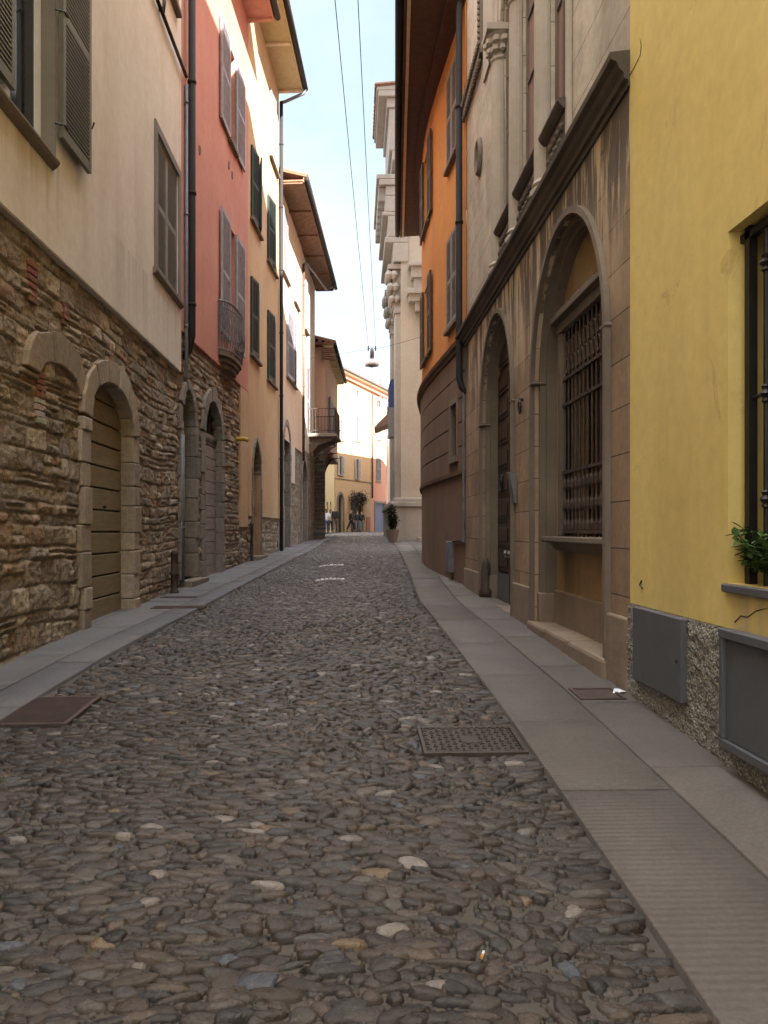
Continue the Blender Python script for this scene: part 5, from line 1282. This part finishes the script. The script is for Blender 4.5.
pipe(ora, [(p[0], p[1], ze - .1), (p[0], p[1], pz + .15), (p[0] + .04, p[1] - .02, pz), (p[0] + .12, p[1] - .06, pz - .1)], .055, M['pipe'])
mb = MB(); p = fR3.P(.02, .04, 0); mb.tube([(p[0], p[1], pz), (p[0], p[1], G(1.9, 12.5) + .75)], .022, 8); mb.build('conduit', M['pipe_g'], ora)
mb = MB(); ub = .95; zg = float(G(1.8, 13.6)); mb.fbox(fR3, ub, ub + .32, 0, .10, zg + .16, zg + .72); bx_ = mb.build('meter_box', M['pipe_g'], ora, bevel=.01)
mb = MB(); mb.fbox(fR3, ub + .03, ub + .29, .10, .112, zg + .2, zg + .68); mb.build('meter_door', M['pipe_g'], bx_, bevel=.004)
mb = MB(); mb.tube([fR3.P(ub - .02, .03, zg + .72), fR3.P(ub - .5, .03, zg + .74), fR3.P(.03, .03, zg + .74)], .022, 6); mb.build('conduit', M['rust_iron'], ora)

mb = MB(); mb.box(4.9, 14.1, 20.3, 22.9, -1, E + 23); mb.build('unseen_shade_block', M['orange'], ora)  # unseen tall block added to keep the sun off the church
# ------------------------------------------------------------------ RIGHT: church
chu = thing('church', 'cream baroque church with stacked stone cornices and pilasters beyond the orange house', 'church', (2.5, 33, 0))
fC = Fac((1.98, 30), (2.06, 40), -1); fCf = front(1.98, 9, 30)
zT = E + 16.3
mb = MB(); mb.fbox(fC, 0, 10, -9, 0, -.5, zT); mb.build('wall', M['church'], chu)
def entab(mb, z0, h, out, u0, u1, steps):
    for i, (n, a, b) in enumerate(steps): mb.fbox(fC, u0 - n * .6, u1 + n * .3, -9.0 if u0 < 0.1 else -.2, n, z0 + a * h, z0 + b * h - .002)
cap = MB(); st_ = MB(); dk = MB()
# upper cornice
z = lambda py, y=30: E + (VY - py) / F * y
fC0 = fC
for (za, zb, n) in ((z(92), z(88) + .1, .95), (z(98), z(92), .88)): st_.fbox(fC, -.15, 4, -.3, n, za, zb - .003)
st_.fbox(fC, -.05, 4, -.3, .55, z(108), z(98) - .003); st_.fbox(fC, 0, 4, -.3, .45, z(150), z(108) - .003); st_.fbox(fC, 0, 4, -.3, .33, z(160), z(150) - .003)
st_.fbox(fC, .2, 4.2, -.3, .12, z(178), z(160) - .003)
# lower cornice
for a, b, n in ((180, 175, .95), (186, 180, .85), (196, 186, .6), (212, 196, .62), (216, 212, .72), (237, 216, .5), (243, 237, .62), (262, 243, .3)): st_.fbox(fC, -.12 if n > .8 else -.06, 5, -.3, n, z(a), z(b) - .003)
for i in range(7): st_.fbox(fC, .1 + i * .7, .4 + i * .7, .5, .88, z(200), z(186) - .005)
st_.build('entablature', M['churchstone'], chu, bevel=.03)
mb = MB(); rr = random.Random(3)
for i in range(14): mb.tube([fC.P(-.1 + i * .3, 1.02, z(87)), fC.P(-.1 + i * .3, -2, z(80))], .1, 6, TILES[i % 5])
mb.build('roof', M['tile'], chu)
for i, u in enumerate((.15, 3.4)):
    mb = MB(); mb.fbox(fC, u, u + .8, -.1, .22, z(500), z(312)); ps = mb.build('pilaster', M['churchstone'], chu, bevel=.02)
    mb = MB(); mb.fbox(fC, u - .05, u + .85, -.1, .26, z(312) + .003, z(306)); mb.fbox(fC, u + .05, u + .75, -.1, .3, z(306), z(268)); mb.fbox(fC, u - .1, u + .9, -.1, .5, z(268), z(263) - .01)
    for row, (py, nn, s) in enumerate(((298, .34, .13), (286, .4, .15), (274, .46, .16))):
        for k in range(5): mb.ball(fC.P(u + .05 + k * .175, nn, z(py)), s, 8, sc=(1, 1, 1.2)); 
        for k in range(2): mb.ball(fC.P(u - .02, nn - .2 * k, z(py)), s, 8, sc=(1, 1, 1.2))
    mb.build('capital', M['churchstone'], ps, smooth=False)
mb = MB(); mb.fbox(fC, 1.4, 2.8, -.05, .03, z(480), z(330)); mb.build('recessed_panel', M['church'], chu)
mb = MB(); mb.fbox(fC, -.25, 10, -9, .33, -.5, z(507, 30)); mb.fbox(fC, -.33, 10, -9, .42, z(507), z(502)); mb.fbox(fC, -.2, 10, -9, .3, z(502) + .002, z(498)); mb.build('plinth', M['churchstone'], chu, bevel=.03)
mb = MB()   # stepped cornice return on the face towards the camera
for a, b, x0, n in ((266, 270, 2.25, .55), (270, 281, 2.36, .45), (281, 292, 2.46, .38), (292, 297, 2.2, .5), (297, 304, 2.28, .4), (304, 313, 2.52, .3), (313, 324, 2.7, .2)): mb.box(x0, 6, 30 - n, 30.1, z(b), z(a) - .003)
mb.build('side_cornice', M['churchstone'], chu, bevel=.02)
mb = MB(); mb.box(3.0, 3.25, 29.7, 30.1, E + 2, zT); mb.build('rainwater_pipe', M['iron'], chu) if False else None
mb = MB(); 
for i, (a, b) in enumerate(((1.35, .30), (1.5, .18))): mb.fbox(fCf, .6 + i * .3, 3, 0, .9 - i * .4, -.3, G(2, 30) + .17 * (i + 1))
mb.build('church_steps', M['churchstone'], chu, bevel=.02)
# ------------------------------------------------------------------ RIGHT: house beyond the church, blue awning, canopy
bey = thing('greige_house', 'narrow strip of a pinkish grey house just beyond the church', 'house', (2.6, 48, 0))
fB = Fac((2.12, 40.2), (3.42, 69), -1); mb = MB(); mb.fbox(fB, 0, fB.L, -6, 0, -.5, E + 6.2); mb.build('wall', M['pale'], bey); mb = MB(); mb.fbox(fB, 0, 9.7, -6.1, -.85, E + 6.21, E + 13.2); vsl = [fB.P(9.71, -.85, E + 6.21), fB.P(fB.L, -.85, E + 6.21), fB.P(fB.L, -6, E + 6.21), fB.P(9.71, -6, E + 6.21), fB.P(9.71, -.85, E + 13.6), fB.P(fB.L, -.85, E + 8.), fB.P(fB.L, -6, E + 8.), fB.P(9.71, -6, E + 13.6)]; mb.hexa(vsl); mb.build('wall', M['pale'], bey)  # upper set-back block is unseen, added with sloping top to shade the far house

mb = MB(); zA = E + (530 - 426) / F * 50; ua = 8.5
mb.hexa([fB.P(ua, 0, zA), fB.P(ua + 2.5, 0, zA), fB.P(ua + 2.5, .95, zA - .35), fB.P(ua, .95, zA - .35), fB.P(ua, 0, zA + .75), fB.P(ua + 2.5, 0, zA + .75), fB.P(ua + 2.5, .98, zA - .25), fB.P(ua, .98, zA - .25)], TILES[1]); mb.build('canopy', M['tile'], bey)
aw = thing('blue_awning', 'dark blue awning box on a grey bracket fixed high beside the church pilaster', 'awning', (1.9, 34, 0)) 
x1 = 1.98; 
mb = MB(); mb.prof(fC, 1.0, 1.9, [(.0, z(408, 31.2)), (.42, z(408, 31.2)), (.42, z(386, 31.2)), (.34, z(380, 31.2)), (.0, z(380, 31.2))]); mb.build('hood', M['blue'], aw)
z_ = lambda py: z(py, 31.2); mb = MB(); mb.fbox(fC, 1.0, 1.9, .0, .44, z_(437), z_(434)); mb.fbox(fC, 1.0, 1.06, .0, .42, z_(434), z_(408) - .01); mb.fbox(fC, 1.84, 1.9, .0, .42, z_(434), z_(408) - .01); mb.fbox(fC, 1.07, 1.83, .0, .32, z_(432), z_(412)); mb.build('bracket_frame', M['steel'], aw)

# ------------------------------------------------------------------ small things
def plate(name, label, cat, x0, x1, y0, y1, dz, mat, kind):
    zc_ = float(G((x0 + x1) / 2, (y0 + y1) / 2)); o = thing(name, label, cat, ((x0 + x1) / 2, (y0 + y1) / 2, zc_))
    def Q(x, y, z): return (x, y, float(G(x, y)) + dz + z)
    def bx(mb, a, b, c, d, z0, z1): mb.hexa([Q(a, c, z0), Q(b, c, z0), Q(b, d, z0), Q(a, d, z0), Q(a, c, z1), Q(b, c, z1), Q(b, d, z1), Q(a, d, z1)])
    fr = MB(); s = .022
    for a, b, c, d in ((x0, x1, y0, y0 + s), (x0, x1, y1 - s, y1), (x0, x0 + s, y0 + s, y1 - s), (x1 - s, x1, y0 + s, y1 - s)): bx(fr, a, b, c, d, -.05, .004)
    fr.build('frame', mat, o, bevel=.002)
    pl = MB(); bx(pl, x0 + s + .004, x1 - s - .004, y0 + s + .004, y1 - s - .004, -.05, -.004)
    if kind == 'studs':
        nx = int((x1 - x0) / .036); ny = int((y1 - y0) / .036)
        for i in range(1, nx):
            for j in range(1, ny):
                x, y = x0 + i * (x1 - x0) / nx, y0 + j * (y1 - y0) / ny
                if abs(x - (x0 + x1) / 2) < .055 and abs(y - (y0 + y1) / 2) < .07: continue
                t = .012; w_ = .005
                if (i + j) % 2: bx(pl, x - t, x + t, y - w_, y + w_, -.004, .003)
                else: bx(pl, x - w_, x + w_, y - t, y + t, -.004, .003)
        bx(pl, (x0 + x1) / 2 - .05, (x0 + x1) / 2 + .05, (y0 + y1) / 2 - .06, (y0 + y1) / 2 + .06, -.004, .001)
    elif kind == 'fine':
        ny = int((y1 - y0) / .022)
        for j in range(1, ny): y = y0 + j * (y1 - y0) / ny; bx(pl, x0 + .04, x1 - .04, y - .004, y + .004, -.004, .0)
    pl.build('lid', mat, o); return o
castm = paint('cast_iron', (.07, .058, .05), .5, .4, metal=.35, worn=(.12, .07, .045)); rustm = paint('rust_brown_plate', (.075, .05, .045), .65, .35, metal=.2)
plate('manhole_cover', 'rectangular cast iron inspection cover with raised studs beside the right pavement', 'manhole cover', MH[0], MH[1], MH[2], MH[3], .018, castm, 'studs')
plate('manhole_cover', 'wide reddish brown ribbed steel cover at the left edge of the cobbles', 'manhole cover', ML[0], ML[1], ML[2], ML[3], .018, rustm, 'fine')
a, b = gp(567, 705), gp(620, 693)
plate('manhole_cover', 'small flat brown plate set in the right pavement near the pebbled plinth', 'manhole cover', 1.50, 1.80, a[1], b[1], .037, rustm, 'plain')
a, b = gp(150, 611), gp(205, 604)
plate('drain_grate', 'small iron drain plate in the left pavement past the garage door', 'drain', a[0], a[0] + .7, a[1], a[1] + .22, .037, rustm, 'fine')
a = gp(140, 603)
plate('drain_grate', 'second thin drain plate in the left pavement, nearer the red house', 'drain', a[0] + .2, a[0] + .75, a[1] + .35, a[1] + .5, .037, rustm, 'fine')
# pale blocks across the road, added to stand in for slivers of sunlight
for i, (xa, xb, py, lab) in enumerate(((316, 345, 581, 'nearer of two pale curved strips standing in for slivers of sunlight on the cobbles'), (319, 344, 567, 'farther of two pale strips standing in for slivers of sunlight on the cobbles'))):
    A, B = gp(xa, py), gp(xb, py - 2); o = thing('sun_sliver', lab, 'painted sun sliver', A); mb = MB()
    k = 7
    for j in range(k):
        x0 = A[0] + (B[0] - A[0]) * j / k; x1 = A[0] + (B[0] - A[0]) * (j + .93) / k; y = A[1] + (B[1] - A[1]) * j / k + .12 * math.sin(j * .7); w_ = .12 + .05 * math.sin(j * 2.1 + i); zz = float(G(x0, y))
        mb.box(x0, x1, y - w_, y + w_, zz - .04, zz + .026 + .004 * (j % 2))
    mb.build('sunlight_strip', paint('painted_sunlight', (.50, .48, .47), .45, .2), o, bevel=.012)
# iron guard post at the foot of the cream house
a = gp(170, 598); g_ = thing('iron_post', 'short rusty iron guard pipe standing at the corner of the cream house', 'post', (-2.76, 12.1, float(G(-2.7, 12.1))))
mb = MB(); mb.lathe((-2.76, 12.1, float(G(-2.7, 12.1))), [(.075, 0), (.08, .05), (.055, .08), (.055, .3), (.07, .32), (.055, .35), (.055, .62), (.065, .64), (.04, .7)], 12); mb.build('shaft', M['rust_iron'], g_, smooth=True)
q = (-2.42, 19.0, float(G(-2.4, 19)))
g_ = thing('iron_post', 'slim iron post against the ochre house left of its pointed door', 'post', q); mb = MB(); mb.lathe(q, [(.06, 0), (.05, .05), (.035, .08), (.035, .9), (.05, .93), (.03, 1.0)], 10); mb.build('shaft', M['rust_iron'], g_, smooth=True)
# wall lantern lamp over the street
lam = thing('street_lamp', 'white bell shaped lamp hanging on wires over the middle of the lane', 'street lamp', (.77, 27, E + 5.9)); c = Vector((.77, 27, 0)); zl_ = lambda py: E + (VY - py) / F * 27
mb = MB(); mb.lathe((c.x, c.y, 0), [(.07, zl_(359)), (.11, zl_(360)), (.17, zl_(361.5)), (.245, zl_(363)), (.25, zl_(365)), (.235, zl_(366)), (.2, zl_(365.6)), (.02, zl_(364.5))], 20); mb.build('lamp_shade', M['lampwhite'], lam, smooth=True)
mb = MB(); mb.lathe((c.x, c.y, 0), [(.07, zl_(358.8)), (.08, zl_(352)), (.05, zl_(350)), (.03, zl_(347.5))], 12); mb.build('lamp_housing', M['zinc'], lam, smooth=True)
mb = MB(); mb.ball((c.x, c.y, zl_(365.6)), .13, 12, sc=(1, 1, .5)); mb.build('bulb_glass', glass('milky_lamp_glass', (.2, .2, .22), .3), lam, smooth=True)
mb = MB()
for dx in (-.13, .13): mb.tube([(c.x + dx, c.y, zl_(351)), (c.x + dx, c.y, zl_(346))], .025, 6); mb.tube([(c.x, c.y, zl_(350)), (c.x + dx, c.y, zl_(348))], .012, 5)
mb.build('insulator', M['iron'], lam)
def wire(label, pts, sag=.0, r=.0055):
    P = []; A, B = Vector(pts[0]), Vector(pts[1])
    for i in range(17): t = i / 16; p = A.lerp(B, t); p.z -= sag * 4 * t * (1 - t); P.append(p)
    mb = MB(); mb.tube(P, r, 5); o = mb.build('overhead_wire', M['pipe'], None, org=tuple(A)); tag(o, label, 'wire'); return o
wl = []
def atY(px, py, y): return ((px - VX) / F * y, y, E + (VY - py) / F * y)
wire('left one of the two long wires running above the lane to the lamp', (atY(336, 0, 8.5)[0] - .25, -6, 7.35), .0) if False else None
A = Vector(atY(336, 0, 9)); B = Vector((.77 - .13, 27, zl_(346))); wire('left of the two long wires running above the lane to the hanging lamp', [B, B + (A - B) * 1.75], .12)
A = Vector(atY(358.5, 0, 9)); B = Vector((.77 + .13, 27, zl_(346))); wire('right of the two long wires running above the lane to the hanging lamp', [B, B + (A - B) * 1.75], .12)
wire('thin cross wire from the lamp to the pink house on the left', [fL4.P(fL4.u(300), .03, zl_(349.5)), (.77 - .12, 27, zl_(349))], .02)
wire('thin cross wire from the lamp up to the orange house on the right', [(.77 + .12, 27, zl_(349)), fR3.P(l3 - .3, .02, E + (530 - 336) / F * 22.8)], .02)
wire('pair end of the wires continuing down past the lamp to the far house', [(.77, 27, zl_(348)), fF.P(fF.u(371), .05, fF.z(371, 398))], .1)
# window box plant
pb = thing('window_plant', 'leafy green herb plant in a dark trough behind the bars of the yellow house window', 'plant', fR1.P(wu1 - .5, -.2, wz0)); mb = MB(); mb.fbox(fR1, wu0 + .1, wu1 - .12, -.30, -.12, wz0 + .001, wz0 + .07); mb.build('trough', M['slate'], pb, bevel=.008)
lf = MB(); stm = MB(); rr = random.Random(12)
def leaf(mb, p, d, up, l, w_):
    d = d.normalized(); s = d.cross(up).normalized(); n = s.cross(d)
    mb.add([p, p + d * l * .3 + s * w_ * .8 + n * l * .05, p + d * l * .7 + s * w_ * .7, p + d * l - n * l * .12, p + d * l * .7 - s * w_ * .7, p + d * l * .3 - s * w_ * .8 + n * l * .05, p + d * l * .5 - n * l * .04], [(0, 1, 6), (1, 2, 6), (2, 3, 6), (3, 4, 6), (4, 5, 6), (5, 0, 6)])
for i in range(150):
    base = Vector(fR1.P(rr.uniform(wu0 + .12, wu1 - .08), rr.uniform(-.16, -.06), wz0 + .06)); out = Vector((-rr.uniform(.1, .7), rr.uniform(-.6, .3), rr.uniform(.35, 1.1))).normalized(); h = rr.uniform(.06, .21)
    tip = base + out * h + Vector((0, 0, .02)); stm.tube([base, base.lerp(tip, .5) + Vector((0, 0, .015)), tip], .0022, 4)
    for j in range(13):
        t = rr.uniform(.25, 1); p = base.lerp(tip, t); d = Vector((rr.uniform(-1, .7), rr.uniform(-1, 1), rr.uniform(-.3, .8)))
        leaf(lf, p, d, Vector((0, 0, 1)), rr.uniform(.035, .075), rr.uniform(.010, .020))
stm.build('stem', M['leaf'], pb); lf.build('foliage', M['leaf'], pb)
# shrub against the church plinth
def bush(name, label, cat, base, n, rad, hgt, m, stems=14, ls=.1, squash=1., seed=1):
    o = thing(name, label, cat, base); rr = random.Random(seed); lf = MB(); st = MB(); b = Vector(base)
    for i in range(stems):
        a = rr.uniform(0, 2 * PI); e = b + Vector((rad * rr.uniform(.1, 1) * math.cos(a), rad * squash * rr.uniform(.1, 1) * math.sin(a), hgt * rr.uniform(.45, 1)))
        st.tube([b, b.lerp(e, .5) + Vector((0, 0, hgt * .1)), e], [.02, .014, .006], 5)
        for j in range(n):
            t = rr.uniform(.3, 1.05); p = b.lerp(e, t) + Vector((rr.gauss(0, rad * .22), rr.gauss(0, rad * .22 * squash), rr.gauss(0, hgt * .06)))
            leaf(lf, p, Vector((rr.uniform(-1, 1), rr.uniform(-1, 1), rr.uniform(-.4, 1))), Vector((.1, .2, 1)), ls * rr.uniform(.6, 1.3), ls * .28)
    st.build('stem', M['bark'], o); lf.build('foliage', m, o); return o
q = gp(394, 540); yb = 28.9
bs = bush('potted_shrub', 'dark leafy shrub in a stone pot against the church plinth', 'shrub', (1.6, yb, float(G(1.6, yb)) + .40), 90, .22, .95, M['leaf_d'], 16, .11)
mb = MB(); mb.lathe((1.6, yb, float(G(1.6, yb)) + .028), [(.15, 0), (.2, .25), (.24, .42), (.25, .46), (.2, .46), (.19, .4)], 14); mb.build('pot', M['sill'], bs, smooth=False)
# climbing plant over the far doorway
vp = fF.P((drr[0][0] + drr[1][0]) / 2, .25, float(G(0, 65)))
v = thing('climbing_plant', 'brownish climbing plant hanging over the wide doorway of the far house', 'climbing plant', vp); lf = MB(); st = MB(); rr = random.Random(5); zt_ = fF.z(355, 494)
for i in range(40):
    u0_ = rr.uniform(drr[0][0] - .5, drr[1][0] + .25); t0 = fF.P(u0_, .1, zt_ + rr.uniform(-.3, .3)); ln = rr.uniform(.5, 1.8) if u0_ < (drr[0][0] + drr[1][0]) / 2 else rr.uniform(.3, .9)
    e = fF.P(u0_ + rr.uniform(-.3, .3), .3, zt_ - ln); st.tube([t0, e], .012, 4)
    for j in range(45):
        p = Vector(t0).lerp(Vector(e), rr.random()) + Vector((rr.gauss(0, .14), rr.gauss(0, .1), rr.gauss(0, .12))); leaf(lf, p, Vector((rr.uniform(-1, 1), rr.uniform(-1, 1), rr.uniform(-1, .4))), Vector((.1, .2, 1)), .14, .04)
for px in (350.5,): u0_ = fF.u(px); st.tube([fF.P(u0_, .2, .9), fF.P(u0_ + .1, .12, 2.4), fF.P(u0_, .1, zt_)], [.05, .04, .03], 6)
st.build('stem', M['bark'], v); lf.build('foliage', paint('brown_green_leaves', (.09, .075, .05), .7, .5), v)
# litter
q = gp(481.5, 965); o = MB(); d = Vector((.012, .03, .002)); q = Vector(q) + Vector((0, 0, .022)); 
cb = thing('cigarette_butt', 'cigarette butt with an orange filter lying between the nearest cobbles', 'cigarette butt', tuple(q)); mb = MB(); mb.tube([q, q + d * .45], .0045, 8); mb.build('filter', paint('orange_filter', (.55, .25, .06)), cb); mb = MB(); mb.tube([q + d * .46, q + d], .0044, 8); mb.build('paper', M['white'], cb)
q = gp(619, 697); mb = MB(); x, y, z_ = q; z_ += .03; mb.add([(x - .05, y - .02, z_), (x + .02, y - .03, z_ + .012), (x + .06, y + .02, z_ + .003), (x - .02, y + .04, z_ + .02), (x, y, z_ + .026)], [(0, 1, 4), (1, 2, 4), (2, 3, 4), (3, 0, 4)])
o = mb.build('paper_scrap', M['white'], None, org=(x, y, z_)); tag(o, 'crumpled white paper scrap at the foot of the pebbled plinth', 'litter')

# ------------------------------------------------------------------ people
def skin(name, pts, edges, mat, parent, M4, sub=2, root=0):
    me = bpy.data.meshes.new(name + '_s'); me.from_pydata([tuple(M4 @ Vector(p[:3])) for p in pts], edges, [])
    ob = bpy.data.objects.new('tmp', me); COL.objects.link(ob)
    sk = ob.modifiers.new('s', 'SKIN'); sk.use_smooth_shade = True
    lay = me.skin_vertices[0] if me.skin_vertices else None
    if lay is None:
        bm = bmesh.new(); bm.from_mesh(me); bm.verts.layers.skin.verify(); bm.to_mesh(me); bm.free(); lay = me.skin_vertices[0]
    for i, p in enumerate(pts):
        r = p[3]; lay.data[i].radius = (r, r) if not isinstance(r, tuple) else r; lay.data[i].use_root = i == root
    sb = ob.modifiers.new('d', 'SUBSURF'); sb.levels = sub; sb.render_levels = sub
    dg = bpy.context.evaluated_depsgraph_get(); m2 = bpy.data.meshes.new_from_object(ob.evaluated_get(dg)); bpy.data.objects.remove(ob); m2.name = name
    org = ORG[parent.name]
    for v in m2.vertices: v.co = v.co - org
    m2.materials.clear(); return link_mesh(name, m2, mat, parent, smooth=True)
def person(label, x, y, heading, top, trou, hairc, H=1.72, stride=.22, armout=.0, lean=0., group=None, hair_long=False, bag=None):
    z = float(G(x, y)) + .03; o = thing('person', label, 'person', (x, y, z), group=group)
    s = H / 1.72; M4 = Matrix.Translation((x, y, z)) @ Matrix.Rotation(heading, 4, 'Z') @ Matrix.Scale(s, 4)
    a = stride
    B = [(0, 0, .95, .115), (0, .01, 1.12, .105), (0, .0 + lean, 1.32, .125), (0, .0 + lean, 1.45, .07), (0, .01 + lean, 1.52, .052), (0, .02 + lean, 1.60, .082), (0, .03 + lean, 1.68, .078),
         (.17, lean, 1.41, .055), (.195 + armout, -.04 + lean, 1.14, .042), (.17 + armout * 1.5, .06 + lean, .92, .030), (.17 + armout * 1.5, .08 + lean, .86, .03),
         (-.17, lean, 1.41, .055), (-.195 - armout, -.02 + lean, 1.14, .042), (-.17 - armout, .0 + lean, .90, .030), (-.17 - armout, .01 + lean, .84, .03),
         (.09, 0, .88, .085), (.10, .03 + a * .5, .50, .058), (.10, a * .9, .10, .042), (.10, a * .9 + .12, .04, .035),
         (-.09, 0, .88, .085), (-.10, -.02 - a * .35, .50, .058), (-.10, -a * 1.1, .14, .042), (-.10, -a * 1.0 + .10, .05, .035)]
    Ed = [(0, 1), (1, 2), (2, 3), (3, 4), (4, 5), (5, 6), (2, 7), (7, 8), (8, 9), (9, 10), (2, 11), (11, 12), (12, 13), (13, 14), (0, 15), (15, 16), (16, 17), (17, 18), (0, 19), (19, 20), (20, 21), (21, 22)]
    b = skin('body', B, Ed, M['skinc'], o, M4)
    # fingers, nose, ears joined into the body mesh
    mb = MB()
    for wi in (10, 14):
        p = Vector(B[wi][:3]); sg = 1 if wi == 10 else -1
        for k in range(4): q = p + Vector((0, -.025 + k * .017, -.01)); mb.tube([M4 @ q, M4 @ (q + Vector((-.004 * sg, .004, -.045 - .008 * (1 - abs(k - 1.5))))), M4 @ (q + Vector((-.014 * sg, .01, -.08)))], [.009, .008, .006], 6)
        q = p + Vector((0, .03, .02)); mb.tube([M4 @ q, M4 @ (q + Vector((0, .025, -.03))), M4 @ (q + Vector((0, .03, -.055)))], [.010, .009, .007], 6)
    hd = Vector((0, .03 + lean, 1.64)); mb.tube([M4 @ (hd + Vector((0, .075, .01))), M4 @ (hd + Vector((0, .10, -.015)))], [.010, .014], 6)
    for sg in (-1, 1): mb.ball(M4 @ (hd + Vector((.082 * sg, 0, -.005))), .022, 6)
    t = mb.build('face', M['skinc'], o, smooth=True)
    bm = bmesh.new(); bm.from_mesh(b.data); bm.from_mesh(t.data); bm.to_mesh(b.data); bm.free(); bpy.data.objects.remove(t)
    b.data.polygons.foreach_set('use_smooth', [True] * len(b.data.polygons))
    J = [(0, 0, .84, .165), (0, .01, 1.12, .155), (0, lean, 1.32, .165), (0, lean, 1.45, .09), (.17, lean, 1.41, .072), (.195 + armout, -.04 + lean, 1.14, .058), (.17 + armout * 1.5, .06 + lean, .93, .044), (-.17, lean, 1.41, .072), (-.195 - armout, -.02 + lean, 1.14, .058), (-.17 - armout, .0 + lean, .91, .044)]
    skin('jacket', J, [(0, 1), (1, 2), (2, 3), (2, 4), (4, 5), (5, 6), (2, 7), (7, 8), (8, 9)], paint('cloth_top', top, .85, .15), o, M4)
    T = [(0, 0, .95, .125), (.09, 0, .86, .10), (.10, .03 + a * .5, .50, .075), (.10, a * .9, .12, .06), (-.09, 0, .86, .10), (-.10, -.02 - a * .35, .50, .075), (-.10, -a * 1.1, .16, .06)]
    skin('trousers', T, [(0, 1), (1, 2), (2, 3), (0, 4), (4, 5), (5, 6)], paint('cloth_legs', trou, .85, .15), o, M4)
    for sg, yy, zz in ((1, a * .9, .05), (-1, -a * 1.1, .07)):
        skin('shoe', [(.10 * sg, yy - .04, zz, .05), (.10 * sg, yy + .08, zz - .01, .048), (.10 * sg, yy + .16, zz - .015, .038)], [(0, 1), (1, 2)], paint('shoe_leather', (.03, .025, .025), .6), o, M4)
    Hh = [(0, -.0 + lean, 1.66, .086), (0, .01 + lean, 1.705, .08)] + ([(0, -.035 + lean, 1.55, .075), (0, -.05 + lean, 1.45, .06)] if hair_long else [])
    skin('hair', Hh, [(0, 1)] + ([(0, 2), (2, 3)] if hair_long else []), paint('hair_colour', hairc, .6, .2), o, M4)
    if bag:
        bg_ = thing('handbag', 'small bag hanging at the side of the ' + bag[0], 'bag', tuple(M4 @ Vector((-.27 - armout, 0, .62)))); mb = MB(); m0 = M4 @ Vector((-.27 - armout, 0, .62))
        mb.box(m0.x - .06, m0.x + .06, m0.y - .14, m0.y + .14, m0.z, m0.z + .2); mb.build('pouch', paint('bag_leather', bag[1], .5), bg_, bevel=.03)
        mb = MB(); mb.tube([m0 + Vector((0, -.1, .2)), m0 + Vector((.02, -.03, .28)), m0 + Vector((.02, .03, .28)), m0 + Vector((0, .1, .2))], .008, 5); mb.build('strap', M['iron'], bg_)
    return o
def pp(px, y): return (px - VX) / F * y
g1 = 'walkers going away up the lane'
person('walker in a pale grey top and blue jeans, leftmost of the walking group', pp(326.5, 54), 54, .15, (.62, .58, .60), (.06, .08, .16), (.12, .07, .04), 1.66, .15, .03, group=g1, hair_long=True)
person('walker in a beige pink jacket, middle of the group of three', pp(330.5, 55), 55, -.1, (.60, .48, .42), (.035, .035, .05), (.16, .10, .06), 1.62, .18, .02, group=g1, hair_long=True)
person('tallest walker of the group of three, in black jacket and khaki trousers', pp(335, 54.5), 54.5, .05, (.018, .018, .02), (.12, .095, .065), (.2, .17, .14), 1.8, .2, .02, group=g1)
person('person in black striding with one arm out, in front of the vine doorway', pp(351, 61), 61, -1.2, (.02, .018, .02), (.02, .018, .02), (.05, .03, .02), 1.76, .3, .16, group=g1)
person('person in a dark coat and grey jeans, left of the two by the vine doorway', pp(357.5, 63.5), 63.5, .1, (.025, .025, .03), (.14, .14, .16), (.1, .07, .05), 1.7, .12, .02, group=g1)
person('person in a black jacket and pale jeans, rightmost of everyone in the lane', pp(361.5, 64), 64, -.1, (.02, .02, .022), (.22, .23, .26), (.25, .2, .15), 1.68, .12, .04, group=g1)
